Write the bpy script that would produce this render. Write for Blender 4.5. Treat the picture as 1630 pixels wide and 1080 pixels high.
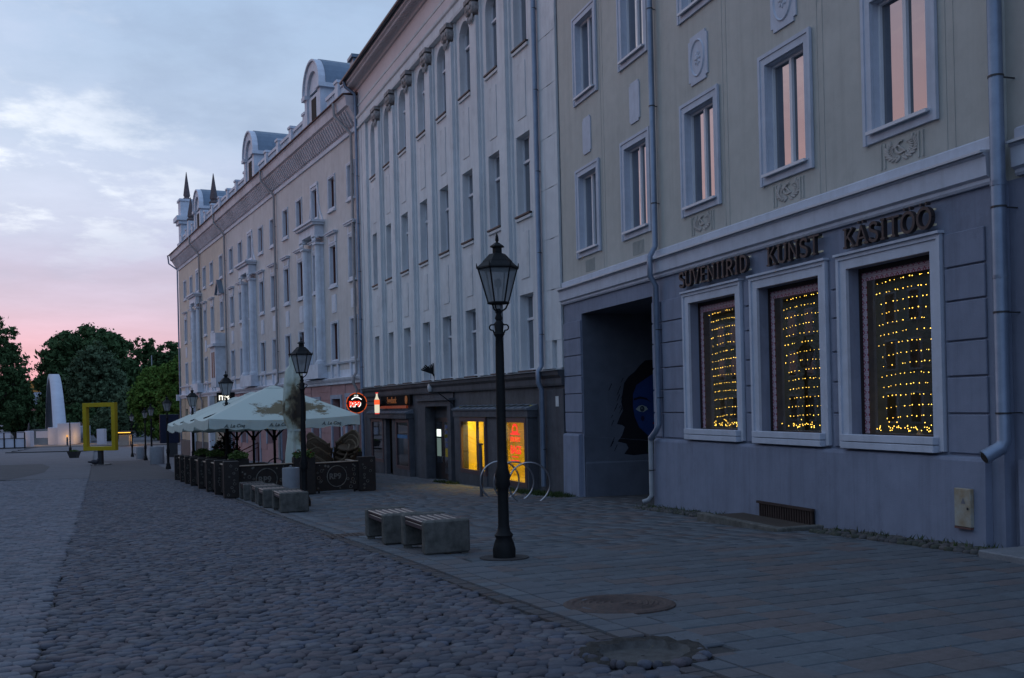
import bpy, math, random
import numpy as np
from mathutils import Matrix, Vector
random.seed(7); rng = np.random.default_rng(7)
PI = math.pi
sc = bpy.context.scene
for o in list(bpy.data.objects): bpy.data.objects.remove(o)

# ------------------------------------------------------------------ camera
FOC, CX, HY, ROLL, EYE = 1600.0, 815.0, 643.0, math.radians(1.35), 1.55
cr, sr = math.cos(ROLL), math.sin(ROLL)
cam_d = bpy.data.cameras.new('camera'); cam = bpy.data.objects.new('camera', cam_d)
sc.collection.objects.link(cam); sc.camera = cam
cam_d.sensor_width = 36; cam_d.lens = FOC/1630*36
cam_d.shift_y = (HY-540)/1630; cam_d.clip_end = 9000; cam_d.clip_start = 0.1
cam.matrix_world = Matrix(((cr, sr, 0, 0), (0, 0, -1, 0), (-sr, cr, 0, EYE), (0, 0, 0, 1)))
sc.render.resolution_x, sc.render.resolution_y = 1024, 678
sc.render.engine = 'CYCLES'
sc.view_settings.view_transform = 'Standard'; sc.view_settings.look = 'None'
sc.view_settings.exposure = 0.0; sc.view_settings.gamma = 1.0

# ------------------------------------------------------------------ sky
SUN_AZ = math.radians(-62)      # left of the view direction (+Y)
SUN_EL = math.radians(1.0)
w = bpy.data.worlds.new('World'); sc.world = w; w.use_nodes = True
nt = w.node_tree; nt.nodes.clear()
def N(t, **k):
    n = nt.nodes.new(t)
    for a, b in k.items(): setattr(n, a, b)
    return n
def L(a, b): nt.links.new(a, b)
def M_(op, a, b=None, c=None, clamp=False):
    n = N('ShaderNodeMath', operation=op, use_clamp=clamp)
    for i, v in enumerate((a, b, c)):
        if v is None: continue
        if isinstance(v, (int, float)): n.inputs[i].default_value = v
        else: L(v, n.inputs[i])
    return n.outputs[0]
def MIX(f, a, b, mode='MIX'):
    n = N('ShaderNodeMix', data_type='RGBA', blend_type=mode)
    for i, v in ((0, f), (6, a), (7, b)):
        if isinstance(v, (int, float)): n.inputs[i].default_value = v
        elif isinstance(v, tuple): n.inputs[i].default_value = (*v, 1)
        else: L(v, n.inputs[i])
    return n.outputs[2]
out = N('ShaderNodeOutputWorld'); bg = N('ShaderNodeBackground'); L(bg.outputs[0], out.inputs[0])
tc = N('ShaderNodeTexCoord'); sep = N('ShaderNodeSeparateXYZ'); L(tc.outputs['Generated'], sep.inputs[0])
sx, sy, sz = sep.outputs
ramp = N('ShaderNodeValToRGB'); L(sz, ramp.inputs[0]); e = ramp.color_ramp.elements
stops = [(0.0, (.50, .22, .29)), (.03, (.70, .33, .42)), (.065, (.62, .37, .48)), (.10, (.50, .41, .55)), (.16, (.42, .44, .61)),
         (.24, (.40, .49, .66)), (.33, (.36, .475, .66)), (.5, (.30, .44, .66)), (1.0, (.26, .40, .62))]
e[0].position, e[0].color = stops[0][0], (*stops[0][1], 1)
e[1].position, e[1].color = stops[-1][0], (*stops[-1][1], 1)
for p, c in stops[1:-1]:
    k = e.new(p); k.color = (*c, 1)
# cloud plane coordinates
den = M_('ADD', M_('MAXIMUM', sz, 0.0), 0.10)
cmb = N('ShaderNodeCombineXYZ'); L(M_('DIVIDE', sx, den), cmb.inputs[0]); L(M_('DIVIDE', sy, den), cmb.inputs[1])
def noise(scale, det, rough, off, strg=(1, 1, 1)):
    mp = N('ShaderNodeMapping'); mp.inputs['Location'].default_value = off; mp.inputs['Scale'].default_value = strg
    L(cmb.outputs[0], mp.inputs[0])
    n = N('ShaderNodeTexNoise'); n.inputs['Scale'].default_value = scale; n.inputs['Detail'].default_value = det
    n.inputs['Roughness'].default_value = rough; L(mp.outputs[0], n.inputs[0]); return n.outputs['Fac']
def sstep(x, a, b):
    n = N('ShaderNodeMapRange', interpolation_type='SMOOTHSTEP'); n.inputs['From Min'].default_value = a; n.inputs['From Max'].default_value = b
    L(x, n.inputs[0]); return n.outputs[0]
n1 = noise(.9, 8, .62, (3.1, 1.7, 0), (1, .9, 1)); n2 = noise(2.6, 7, .6, (9.3, 4.4, 0), (1, .8, 1)); n3 = noise(.35, 4, .5, (1.2, 7.7, 0))
hi = sstep(sz, .09, .2); az0 = M_('ADD', M_('MULTIPLY', sx, math.sin(SUN_AZ)), M_('MULTIPLY', sy, math.cos(SUN_AZ)))
lum = M_('ADD', .70, M_('MULTIPLY', n1, .60))
col = MIX(1.0, ramp.outputs[0], MIX(M_('MULTIPLY', hi, 1.0), (1, 1, 1), (1, 1, 1)), 'MULTIPLY')
col = MIX(M_('MULTIPLY', M_('SUBTRACT', 1.0, sstep(az0, .58, .84)), M_('SUBTRACT', .75, M_('MULTIPLY', sstep(sz, .08, .16), .75))), col, (.47, .42, .56))
col = MIX(M_('MULTIPLY', sstep(n1, .40, .62), M_('MULTIPLY', hi, .40)), col, (.46, .49, .62))
dark = M_('MULTIPLY', sstep(n2, .42, .68), M_('MULTIPLY', hi, .62))
col = MIX(dark, col, (.29, .38, .55))
br = M_('MULTIPLY', M_('MULTIPLY', sstep(n2, .47, .60), sstep(n1, .42, .54)), M_('MULTIPLY', hi, .95))
# bright cloud belt is on the sunset side and fades towards the top of the frame
belt = M_('MULTIPLY', sstep(sz, .12, .19), M_('SUBTRACT', 1.0, sstep(sz, .24, .42)))
az = M_('ADD', M_('MULTIPLY', sx, -math.sin(-SUN_AZ) * -1 * -1), M_('MULTIPLY', sy, math.cos(SUN_AZ)))  # dot with sun direction
beltb = M_('MULTIPLY', belt, sstep(az, .62, .95))
col = MIX(M_('MULTIPLY', beltb, M_('ADD', .18, M_('MULTIPLY', sstep(n3, .38, .6), .42))), col, (.60, .66, .78))
col = MIX(M_('MULTIPLY', br, M_('ADD', .14, M_('MULTIPLY', beltb, .86))), col, (.95, .97, 1.0))
# sunset glow low on the left
low = M_('SUBTRACT', 1.0, sstep(sz, .10, .62)); glow = M_('MULTIPLY', M_('POWER', M_('MAXIMUM', az, 0.0), 14.0), low)
away = sstep(az, .83, .97)
col = MIX(M_('MULTIPLY', M_('MULTIPLY', low, away), .80), col, (.95, .50, .50))
gray = MIX(1.0, col, (1, 1, 1), 'MULTIPLY')
lumn = N('ShaderNodeVectorMath', operation='SCALE'); L(gray, lumn.inputs[0]); L(lum, lumn.inputs['Scale'])
sky = N('ShaderNodeTexSky', sky_type='NISHITA'); sky.sun_disc = False; sky.sun_elevation = SUN_EL; sky.sun_rotation = SUN_AZ
skys = N('ShaderNodeVectorMath', operation='SCALE'); L(sky.outputs[0], skys.inputs[0]); skys.inputs['Scale'].default_value = .5
# opposite side of the sky (behind the camera) is a plain dusk blue
back = sstep(az, -.5, .5)
dusk = MIX(back, (.25, .385, .65), lumn.outputs[0])
below = sstep(sz, -.02, .0)
dusk = MIX(below, (.06, .06, .07), dusk)
fin = N('ShaderNodeVectorMath', operation='ADD')
d10 = N('ShaderNodeVectorMath', operation='SCALE'); L(dusk, d10.inputs[0]); d10.inputs['Scale'].default_value = 12.2
L(d10.outputs[0], fin.inputs[0]); L(skys.outputs[0], fin.inputs[1]); L(fin.outputs[0], bg.inputs[0])
bg.inputs[1].default_value = .10
sd = bpy.data.lights.new('sun', 'SUN'); sd.energy = .05; sd.angle = math.radians(12); sd.color = (1, .62, .55)
so = bpy.data.objects.new('sun', sd); sc.collection.objects.link(so)
so.rotation_euler = Vector((math.sin(SUN_AZ), math.cos(SUN_AZ), math.tan(math.radians(4)))).to_track_quat('Z', 'Y').to_euler()

# ------------------------------------------------------------------ materials
MATS = {}
def mat(name, col, rough=.85, col2=None, nscale=6, bump=0, bscale=60, metal=0, spec=.3, var=.12, island=False, big=None, coords='Object', streak=0, emit=None, estr=0, ior=None):
    if name in MATS: return MATS[name]
    m = bpy.data.materials.new(name); m.use_nodes = True; T = m.node_tree; P = T.nodes['Principled BSDF']
    P.inputs['Roughness'].default_value = rough; P.inputs['Metallic'].default_value = metal
    P.inputs['Specular IOR Level'].default_value = spec
    if ior: P.inputs['IOR'].default_value = ior
    c = T.nodes.new('ShaderNodeTexCoord')
    n = T.nodes.new('ShaderNodeTexNoise'); n.inputs['Scale'].default_value = nscale; n.inputs['Detail'].default_value = 6; n.inputs['Roughness'].default_value = .65
    T.links.new(c.outputs[coords], n.inputs[0])
    mr = T.nodes.new('ShaderNodeMapRange'); mr.inputs['From Min'].default_value = .35; mr.inputs['From Max'].default_value = .68
    T.links.new(n.outputs['Fac'], mr.inputs[0])
    mx = T.nodes.new('ShaderNodeMix'); mx.data_type = 'RGBA'
    c2 = col2 if col2 else tuple(x*(1-var*1.6) for x in col)
    mx.inputs[6].default_value = (*col, 1); mx.inputs[7].default_value = (*c2, 1); T.links.new(mr.outputs[0], mx.inputs[0])
    o = mx.outputs[2]
    n2 = T.nodes.new('ShaderNodeTexNoise'); n2.inputs['Scale'].default_value = nscale*.13; n2.inputs['Detail'].default_value = 4
    T.links.new(c.outputs[coords], n2.inputs[0])
    hs = T.nodes.new('ShaderNodeHueSaturation'); T.links.new(o, hs.inputs['Color'])
    m2 = T.nodes.new('ShaderNodeMapRange'); m2.inputs['From Min'].default_value = .3; m2.inputs['From Max'].default_value = .7
    m2.inputs['To Min'].default_value = 1-var; m2.inputs['To Max'].default_value = 1+var
    T.links.new(n2.outputs['Fac'], m2.inputs[0])
    val = m2.outputs[0]
    if island:
        g = T.nodes.new('ShaderNodeNewGeometry'); oi = T.nodes.new('ShaderNodeObjectInfo')
        ad = T.nodes.new('ShaderNodeMath'); ad.operation = 'ADD'; T.links.new(g.outputs['Random Per Island'], ad.inputs[0]); T.links.new(oi.outputs['Random'], ad.inputs[1])
        fr = T.nodes.new('ShaderNodeMath'); fr.operation = 'FRACT'; T.links.new(ad.outputs[0], fr.inputs[0])
        rp = T.nodes.new('ShaderNodeValToRGB'); rp.color_ramp.interpolation = 'CONSTANT'; T.links.new(fr.outputs[0], rp.inputs[0])
        el = rp.color_ramp.elements; k = len(island)
        el[0].position = 0; el[0].color = (*island[0], 1); el[1].position = 1/k; el[1].color = (*island[1], 1)
        for i in range(2, k): q = el.new(i/k); q.color = (*island[i], 1)
        ml = T.nodes.new('ShaderNodeMix'); ml.data_type = 'RGBA'; ml.blend_type = 'MULTIPLY'; ml.inputs[0].default_value = 1
        T.links.new(rp.outputs[0], ml.inputs[6]); T.links.new(o, ml.inputs[7]); T.links.new(ml.outputs[2], hs.inputs['Color'])
    if streak:
        mp = T.nodes.new('ShaderNodeMapping'); mp.inputs['Scale'].default_value = (2.6, 2.6, .16); T.links.new(c.outputs['Object'], mp.inputs[0])
        ns_ = T.nodes.new('ShaderNodeTexNoise'); ns_.inputs['Scale'].default_value = 1.6; ns_.inputs['Detail'].default_value = 8; ns_.inputs['Roughness'].default_value = .7; T.links.new(mp.outputs[0], ns_.inputs[0])
        ms = T.nodes.new('ShaderNodeMapRange'); ms.inputs['From Min'].default_value = .48; ms.inputs['From Max'].default_value = .72; ms.inputs['To Min'].default_value = 1; ms.inputs['To Max'].default_value = 1-streak; T.links.new(ns_.outputs['Fac'], ms.inputs[0])
        mm = T.nodes.new('ShaderNodeMath'); mm.operation = 'MULTIPLY'; T.links.new(val, mm.inputs[0]); T.links.new(ms.outputs[0], mm.inputs[1])
        mp2 = T.nodes.new('ShaderNodeMapping'); mp2.inputs['Location'].default_value = (5, 3, 1); mp2.inputs['Scale'].default_value = (1, 1, .7); T.links.new(c.outputs['Object'], mp2.inputs[0])
        n4 = T.nodes.new('ShaderNodeTexNoise'); n4.inputs['Scale'].default_value = .9; n4.inputs['Detail'].default_value = 9; n4.inputs['Roughness'].default_value = .75; T.links.new(mp2.outputs[0], n4.inputs[0])
        m4 = T.nodes.new('ShaderNodeMapRange'); m4.inputs['From Min'].default_value = .56; m4.inputs['From Max'].default_value = .64; m4.inputs['To Min'].default_value = 1; m4.inputs['To Max'].default_value = 1-streak*.55; T.links.new(n4.outputs['Fac'], m4.inputs[0])
        mm2 = T.nodes.new('ShaderNodeMath'); mm2.operation = 'MULTIPLY'; T.links.new(mm.outputs[0], mm2.inputs[0]); T.links.new(m4.outputs[0], mm2.inputs[1]); val = mm2.outputs[0]
    T.links.new(val, hs.inputs['Value'])
    T.links.new(hs.outputs[0], P.inputs['Base Color'])
    if bump:
        n3 = T.nodes.new('ShaderNodeTexNoise'); n3.inputs['Scale'].default_value = bscale; n3.inputs['Detail'].default_value = 5; T.links.new(c.outputs[coords], n3.inputs[0])
        b = T.nodes.new('ShaderNodeBump'); b.inputs['Strength'].default_value = bump; b.inputs['Distance'].default_value = .02
        T.links.new(n3.outputs['Fac'], b.inputs['Height']); T.links.new(b.outputs[0], P.inputs['Normal'])
    if emit: P.inputs['Emission Color'].default_value = (*emit, 1); P.inputs['Emission Strength'].default_value = estr
    MATS[name] = m; return m
def emat(name, col, s): return mat(name, (.05, .05, .05), emit=col, estr=s)
beige = mat('beige_render', (.455, .455, .42), .9, streak=.14, bump=.25, bscale=90, nscale=3, var=.06)
trim1 = mat('pale_blue_trim', (.50, .54, .62), .8, streak=.12, bump=.1, nscale=5, var=.07)
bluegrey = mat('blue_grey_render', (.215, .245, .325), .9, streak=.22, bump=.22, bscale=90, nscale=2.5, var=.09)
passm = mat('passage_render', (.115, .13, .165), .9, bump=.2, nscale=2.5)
f2wall = mat('grey_white_render', (.61, .635, .65), .9, streak=.20, col2=(.54, .565, .585), bump=.2, bscale=50, nscale=2.2, var=.08)
f2base = mat('charcoal_render', (.088, .092, .105), .85, streak=.3, col2=(.06, .062, .072), bump=.2, nscale=3, var=.15)
f3wall = mat('pinkish_beige_render', (.555, .535, .52), .9, streak=.16, col2=(.50, .475, .455), bump=.15, nscale=2, var=.08)
f3beige = mat('pale_peach_render', (.57, .51, .43), .9, streak=.16, col2=(.50, .44, .385), bump=.15, nscale=2, var=.08)
f3trim = mat('pale_grey_trim', (.64, .67, .73), .85, col2=(.53, .55, .60), nscale=3, var=.12)
f3pink = mat('salmon_render', (.40, .24, .235), .9, nscale=3, var=.1)
f3cream = mat('cream_block_render', (.42, .36, .27), .9, nscale=3, var=.1)
f3dark = mat('dark_grey_plinth', (.10, .095, .095), .9, nscale=3)
corn3 = mat('cornice_weathered', (.60, .57, .59), .9, col2=(.50, .46, .47), nscale=4, var=.15)
rusty = mat('rusty_roof_edge', (.16, .075, .06), .8, col2=(.09, .06, .06), nscale=5)
roofblue = mat('blue_metal_roof', (.18, .23, .29), .5, col2=(.14, .18, .23), nscale=2, metal=.3)
roofdark = mat('dark_metal_roof', (.06, .065, .075), .5, nscale=3, metal=.3)
green_cu = mat('green_pediment', (.025, .06, .04), .6)
pipem = mat('zinc_pipe', (.22, .27, .35), .42, col2=(.17, .21, .28), nscale=4, metal=.45)
pipelight = mat('painted_pipe', (.36, .38, .40), .6, nscale=4)
whiteframe = mat('white_window_frame', (.62, .64, .68), .5, nscale=8, var=.04)
brownframe = mat('brown_window_frame', (.12, .045, .04), .6, nscale=8)
greyframe = mat('grey_window_frame', (.38, .40, .43), .6, nscale=8)
blackiron = mat('black_iron', (.008, .009, .010), .62, col2=(.013, .013, .014), nscale=12, spec=.18, bump=.05)
darkmetal = mat('dark_metal', (.03, .03, .033), .5, spec=.5)
steel = mat('stainless_steel', (.42, .42, .44), .3, metal=1)
concrete = mat('old_concrete', (.135, .13, .118), .95, col2=(.06, .06, .054), nscale=7, bump=.4, bscale=40, var=.25)
binm = mat('bin_concrete', (.28, .29, .31), .9, col2=(.23, .24, .26), nscale=5, bump=.2)
slat = mat('brown_slat', (.065, .032, .03), .30, col2=(.04, .022, .022), nscale=14, spec=.6)
patiodark = mat('patio_dark_metal', (.018, .015, .014), .6, nscale=8, col2=(.03, .022, .018))
woodrail = mat('light_wood_rail', (.42, .32, .24), .6, nscale=12)
wicker = mat('brown_wicker', (.085, .055, .032), .7, col2=(.045, .03, .018), nscale=30, bump=.8, bscale=70)
yellowm = mat('yellow_paint', (.48, .34, .015), .5, nscale=3, var=.08)
brasspale = mat('pale_rail', (.80, .70, .48), .5)
letterm = mat('dark_letter', (.035, .028, .03), .5)
doorgrey = mat('door_blue_grey', (.30, .35, .43), .7, nscale=4)
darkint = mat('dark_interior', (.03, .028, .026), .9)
warmwall = mat('interior_yellow_wall', (.80, .66, .16), .8, nscale=1.5, var=.1)
leafm = mat('leaf_plant', (.11, .17, .035), .8, col2=(.05, .09, .02), nscale=9, var=.3)
grassm = mat('grass', (.045, .07, .02), .9, nscale=6, var=.3)
redflower = mat('red_flower', (.35, .03, .03), .7)
def glass_mat(name, tint=(.012, .015, .018), refl=.42, wav=.3):
    m = bpy.data.materials.new(name); m.use_nodes = True; T = m.node_tree; T.nodes.clear()
    o = T.nodes.new('ShaderNodeOutputMaterial'); d = T.nodes.new('ShaderNodeBsdfDiffuse'); d.inputs[0].default_value = (*tint, 1)
    g = T.nodes.new('ShaderNodeBsdfGlossy'); g.inputs['Roughness'].default_value = .012; g.inputs[0].default_value = (.92, .95, 1, 1)
    fr = T.nodes.new('ShaderNodeFresnel'); fr.inputs[0].default_value = 1.5
    ml = T.nodes.new('ShaderNodeMath'); ml.operation = 'MULTIPLY_ADD'; ml.use_clamp = True; ml.inputs[1].default_value = 1.6; ml.inputs[2].default_value = refl
    T.links.new(fr.outputs[0], ml.inputs[0])
    mx = T.nodes.new('ShaderNodeMixShader'); T.links.new(ml.outputs[0], mx.inputs[0]); T.links.new(d.outputs[0], mx.inputs[1]); T.links.new(g.outputs[0], mx.inputs[2])
    c = T.nodes.new('ShaderNodeNewGeometry'); n = T.nodes.new('ShaderNodeTexNoise'); n.inputs['Scale'].default_value = 1.3; T.links.new(c.outputs['Position'], n.inputs[0])
    b = T.nodes.new('ShaderNodeBump'); b.inputs['Strength'].default_value = wav; b.inputs['Distance'].default_value = .01; T.links.new(n.outputs['Fac'], b.inputs['Height'])
    T.links.new(b.outputs[0], g.inputs['Normal']); T.links.new(mx.outputs[0], o.inputs[0]); return m
def clear_mat(name, refl=.08, tint=(1, 1, 1)):
    m = bpy.data.materials.new(name); m.use_nodes = True; T = m.node_tree; T.nodes.clear()
    o = T.nodes.new('ShaderNodeOutputMaterial'); d = T.nodes.new('ShaderNodeBsdfTransparent'); d.inputs[0].default_value = (*tint, 1)
    g = T.nodes.new('ShaderNodeBsdfGlossy'); g.inputs['Roughness'].default_value = .02
    fr = T.nodes.new('ShaderNodeFresnel'); fr.inputs[0].default_value = 1.5
    ml = T.nodes.new('ShaderNodeMath'); ml.operation = 'MULTIPLY_ADD'; ml.use_clamp = True; ml.inputs[1].default_value = 1.0; ml.inputs[2].default_value = refl
    T.links.new(fr.outputs[0], ml.inputs[0])
    mx = T.nodes.new('ShaderNodeMixShader'); T.links.new(ml.outputs[0], mx.inputs[0]); T.links.new(d.outputs[0], mx.inputs[1]); T.links.new(g.outputs[0], mx.inputs[2])
    T.links.new(mx.outputs[0], o.inputs[0]); return m
glass = glass_mat('window_glass', refl=.20); glassdim = glass_mat('window_glass_dull', (.02, .022, .025), .06); glassf2 = glass_mat('window_glass_grey', (.06, .07, .08), .10); glassbrown = glass_mat('window_glass_brown', (.030, .018, .018), .02)
shopglass = clear_mat('shop_glass', .17, (.9, .93, .92))
lampglass = bpy.data.materials.new('lamp_glass'); lampglass.use_nodes = True
T = lampglass.node_tree; T.nodes.clear(); o_ = T.nodes.new('ShaderNodeOutputMaterial'); a_ = T.nodes.new('ShaderNodeBsdfTransparent'); b_ = T.nodes.new('ShaderNodeBsdfTranslucent'); c_ = T.nodes.new('ShaderNodeBsdfDiffuse')
a_.inputs[0].default_value = (.8, .85, .9, 1); b_.inputs[0].default_value = (.60, .62, .62, 1); c_.inputs[0].default_value = (.40, .43, .44, 1)
m1 = T.nodes.new('ShaderNodeMixShader'); m2_ = T.nodes.new('ShaderNodeMixShader'); m1.inputs[0].default_value = .5; m2_.inputs[0].default_value = .62
T.links.new(b_.outputs[0], m1.inputs[1]); T.links.new(c_.outputs[0], m1.inputs[2]); T.links.new(a_.outputs[0], m2_.inputs[1]); T.links.new(m1.outputs[0], m2_.inputs[2]); T.links.new(m2_.outputs[0], o_.inputs[0])
tilem = mat('paving_slab', (1, 1, 1), .82, streak=.25, col2=(.78, .78, .78), nscale=9, bump=.25, bscale=70, var=.1,
            island=[(.118, .132, .148), (.108, .121, .134), (.136, .118, .118), (.125, .140, .156), (.104, .114, .126), (.130, .116, .116), (.118, .136, .152), (.107, .119, .135), (.122, .120, .127)])
cobm = mat('cobblestone', (1.22, 1.18, 1.24), .78, col2=(.86, .84, .9), nscale=14, bump=.35, bscale=45, var=.15, spec=.4,
           island=[(.078, .080, .090), (.060, .064, .076), (.098, .085, .088), (.050, .054, .064), (.082, .072, .076), (.072, .080, .098), (.094, .096, .102), (.064, .060, .066)])
settm = mat('smooth_sett', (1.15, 1.12, 1.2), .8, col2=(.82, .82, .84), nscale=12, bump=.3, bscale=50, var=.1,
            island=[(.165, .168, .178), (.125, .128, .138), (.175, .160, .165), (.11, .114, .125), (.155, .16, .172), (.14, .13, .135)])
dirt = mat('joint_dirt', (.042, .041, .044), .95, col2=(.06, .058, .056), nscale=20, bump=.4)
plazam = mat('plaza_paving', (.125, .125, .14), .9, col2=(.085, .085, .095), nscale=4, var=.12, bump=.8, bscale=9)
farcob = mat('far_cobbles', (.085, .08, .085), .9, col2=(.055, .053, .058), nscale=7, var=.12, bump=.6, bscale=9)

# ------------------------------------------------------------------ mesh builder
def link(o, parent=None):
    sc.collection.objects.link(o)
    if parent is not None: o.parent = parent
    return o
class MB:
    def __init__(s): s.v = []; s.f = []
    def add(s, vs, fs):
        b = len(s.v); s.v.extend(vs); s.f.extend([tuple(b+i for i in f) for f in fs]); return s
    def quad(s, a, b, c, d): return s.add([a, b, c, d], [(0, 1, 2, 3)])
    def box(s, x0, x1, y0, y1, z0, z1):
        if x0 > x1: x0, x1 = x1, x0
        if y0 > y1: y0, y1 = y1, y0
        if z0 > z1: z0, z1 = z1, z0
        return s.add([(x0, y0, z0), (x1, y0, z0), (x1, y1, z0), (x0, y1, z0), (x0, y0, z1), (x1, y0, z1), (x1, y1, z1), (x0, y1, z1)],
              [(0, 3, 2, 1), (4, 5, 6, 7), (0, 1, 5, 4), (1, 2, 6, 5), (2, 3, 7, 6), (3, 0, 4, 7)])
    def cbox(s, x0, x1, y0, y1, z0, z1, c=.01):
        # box with all edges chamfered
        import itertools
        vs = []; idx = {}
        X, Y, Z = (x0, x1), (y0, y1), (z0, z1)
        for i, j, k in itertools.product((0, 1), repeat=3):
            for a in range(3):
                p = [X[i], Y[j], Z[k]]
                for b in range(3):
                    if b != a: p[b] += c if (i, j, k)[b] == 0 else -c
                idx[(i, j, k, a)] = len(vs); vs.append(tuple(p))
        fs = []
        # main faces
        for a in range(3):
            b, c2 = [q for q in range(3) if q != a]
            for sd in (0, 1):
                L4 = []
                for (u, v) in ((0, 0), (1, 0), (1, 1), (0, 1)):
                    t = [0, 0, 0]; t[a] = sd; t[b] = u; t[c2] = v; L4.append(idx[(*t, a)])
                flip = (sd == 0) != (a == 1)
                fs.append(tuple(L4[::-1] if flip else L4))
        for a in range(3):
            b, c2 = [q for q in range(3) if q != a]
            for u in (0, 1):
                for v in (0, 1):
                    t0 = [0, 0, 0]; t1 = [0, 0, 0]; t0[a] = 0; t1[a] = 1; t0[b] = t1[b] = u; t0[c2] = t1[c2] = v
                    q = (idx[(*t0, b)], idx[(*t1, b)], idx[(*t1, c2)], idx[(*t0, c2)])
                    flip = ((u == v) != (a == 1))
                    fs.append(q if not flip else q[::-1])
        for i, j, k in itertools.product((0, 1), repeat=3):
            q = (idx[(i, j, k, 0)], idx[(i, j, k, 1)], idx[(i, j, k, 2)])
            fs.append(q if (i+j+k) % 2 else q[::-1])
        return s.add(vs, fs)
    def prism(s, poly, y0, y1, axis='y'):
        # poly in (x,z), extruded along y  (axis='x': poly in (y,z) extruded along x ; 'z': poly in (x,y))
        n = len(poly)
        def P(p, t): return (p[0], t, p[1]) if axis == 'y' else ((t, p[0], p[1]) if axis == 'x' else (p[0], p[1], t))
        vs = [P(p, y0) for p in poly]+[P(p, y1) for p in poly]
        fs = [tuple(range(n)), tuple(range(2*n-1, n-1, -1))]+[(i, n+i, n+(i+1) % n, (i+1) % n) for i in range(n)]
        return s.add(vs, fs)
    def lathe(s, prof, n=16, c=(0, 0, 0), sq=None):
        vs = []; fs = []
        for r, z in prof:
            for i in range(n):
                a = 2*PI*i/n; vs.append((c[0]+r*math.cos(a), c[1]+r*math.sin(a), c[2]+z))
        m = len(prof)
        for j in range(m-1):
            for i in range(n):
                fs.append((j*n+i, j*n+(i+1) % n, (j+1)*n+(i+1) % n, (j+1)*n+i))
        fs.append(tuple(range(n-1, -1, -1))); fs.append(tuple((m-1)*n+i for i in range(n)))
        return s.add(vs, fs)
    def tube(s, pts, r, n=8):
        pts = [Vector(p) for p in pts]; vs = []; fs = []
        rr = r if isinstance(r, (list, tuple)) else [r]*len(pts)
        up = None
        for i, p in enumerate(pts):
            d = (pts[min(i+1, len(pts)-1)]-pts[max(i-1, 0)]).normalized()
            if up is None: up = Vector((0, 0, 1)) if abs(d.z) < .9 else Vector((1, 0, 0))
            a = d.cross(up).normalized(); up = a.cross(d).normalized()
            for k in range(n):
                t = 2*PI*k/n; q = p+a*math.cos(t)*rr[i]+up*math.sin(t)*rr[i]; vs.append(tuple(q))
        for j in range(len(pts)-1):
            for k in range(n):
                fs.append((j*n+k, (j+1)*n+k, (j+1)*n+(k+1) % n, j*n+(k+1) % n))
        fs.append(tuple(range(n))); fs.append(tuple((len(pts)-1)*n+k for k in range(n-1, -1, -1)))
        return s.add(vs, fs)
    def ribbon(s, pts, wd, y0, y1):
        # flat stroke of width wd following pts in (x,z), extruded y0..y1
        P = [Vector((p[0], p[1])) for p in pts]; n = len(P); Lf = []; Rt = []
        for i in range(n):
            if i == 0: d = P[1]-P[0]
            elif i == n-1: d = P[-1]-P[-2]
            else: d = (P[i+1]-P[i]).normalized()+(P[i]-P[i-1]).normalized()
            if d.length < 1e-6: d = P[i]-P[i-1]
            d.normalize(); nn = Vector((-d.y, d.x)); Lf.append(P[i]+nn*wd/2); Rt.append(P[i]-nn*wd/2)
        for i in range(n-1):
            a, b, c, d = Lf[i], Lf[i+1], Rt[i+1], Rt[i]
            vs = [(q.x, y0, q.y) for q in (a, b, c, d)]+[(q.x, y1, q.y) for q in (a, b, c, d)]
            fs = [(0, 1, 2, 3), (7, 6, 5, 4), (0, 4, 5, 1), (2, 6, 7, 3)]
            if i == 0: fs.append((0, 3, 7, 4))
            if i == n-2: fs.append((1, 5, 6, 2))
            s.add(vs, fs)
        return s
    def ell(s, c, r, n=8, m=5, rot=0):
        vs = []; fs = []
        for j in range(1, m):
            ph = PI*j/m
            for i in range(n):
                a = 2*PI*i/n; x = r[0]*math.sin(ph)*math.cos(a); y = r[1]*math.sin(ph)*math.sin(a); z = r[2]*math.cos(ph)
                x, z = x*math.cos(rot)+z*math.sin(rot), -x*math.sin(rot)+z*math.cos(rot)
                vs.append((c[0]+x, c[1]+y, c[2]+z))
        t = len(vs); vs.append((c[0]+r[2]*math.sin(rot), c[1], c[2]+r[2]*math.cos(rot))); vs.append((c[0]-r[2]*math.sin(rot), c[1], c[2]-r[2]*math.cos(rot)))
        for j in range(m-2):
            for i in range(n): fs.append((j*n+i, (j+1)*n+i, (j+1)*n+(i+1) % n, j*n+(i+1) % n))
        for i in range(n): fs.append((i, (i+1) % n, t)); fs.append(((m-2)*n+(i+1) % n, (m-2)*n+i, t+1))
        return s.add(vs, fs)
    def xf(s, M, b=0):
        s.v[b:] = [tuple(M @ Vector(p)) for p in s.v[b:]]; return s
    def build(s, name, m, parent=None, smooth=False, loc=None, rot=None):
        me = bpy.data.meshes.new(name); me.from_pydata([tuple(p) for p in s.v], [], s.f); me.materials.append(m)
        if smooth:
            me.polygons.foreach_set('use_smooth', [True]*len(me.polygons))
            try: me.set_sharp_from_angle(angle=math.radians(50))
            except Exception: pass
        o = bpy.data.objects.new(name, me); link(o, parent)
        if loc is not None: o.location = loc
        if rot is not None: o.rotation_euler = rot
        return o
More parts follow.
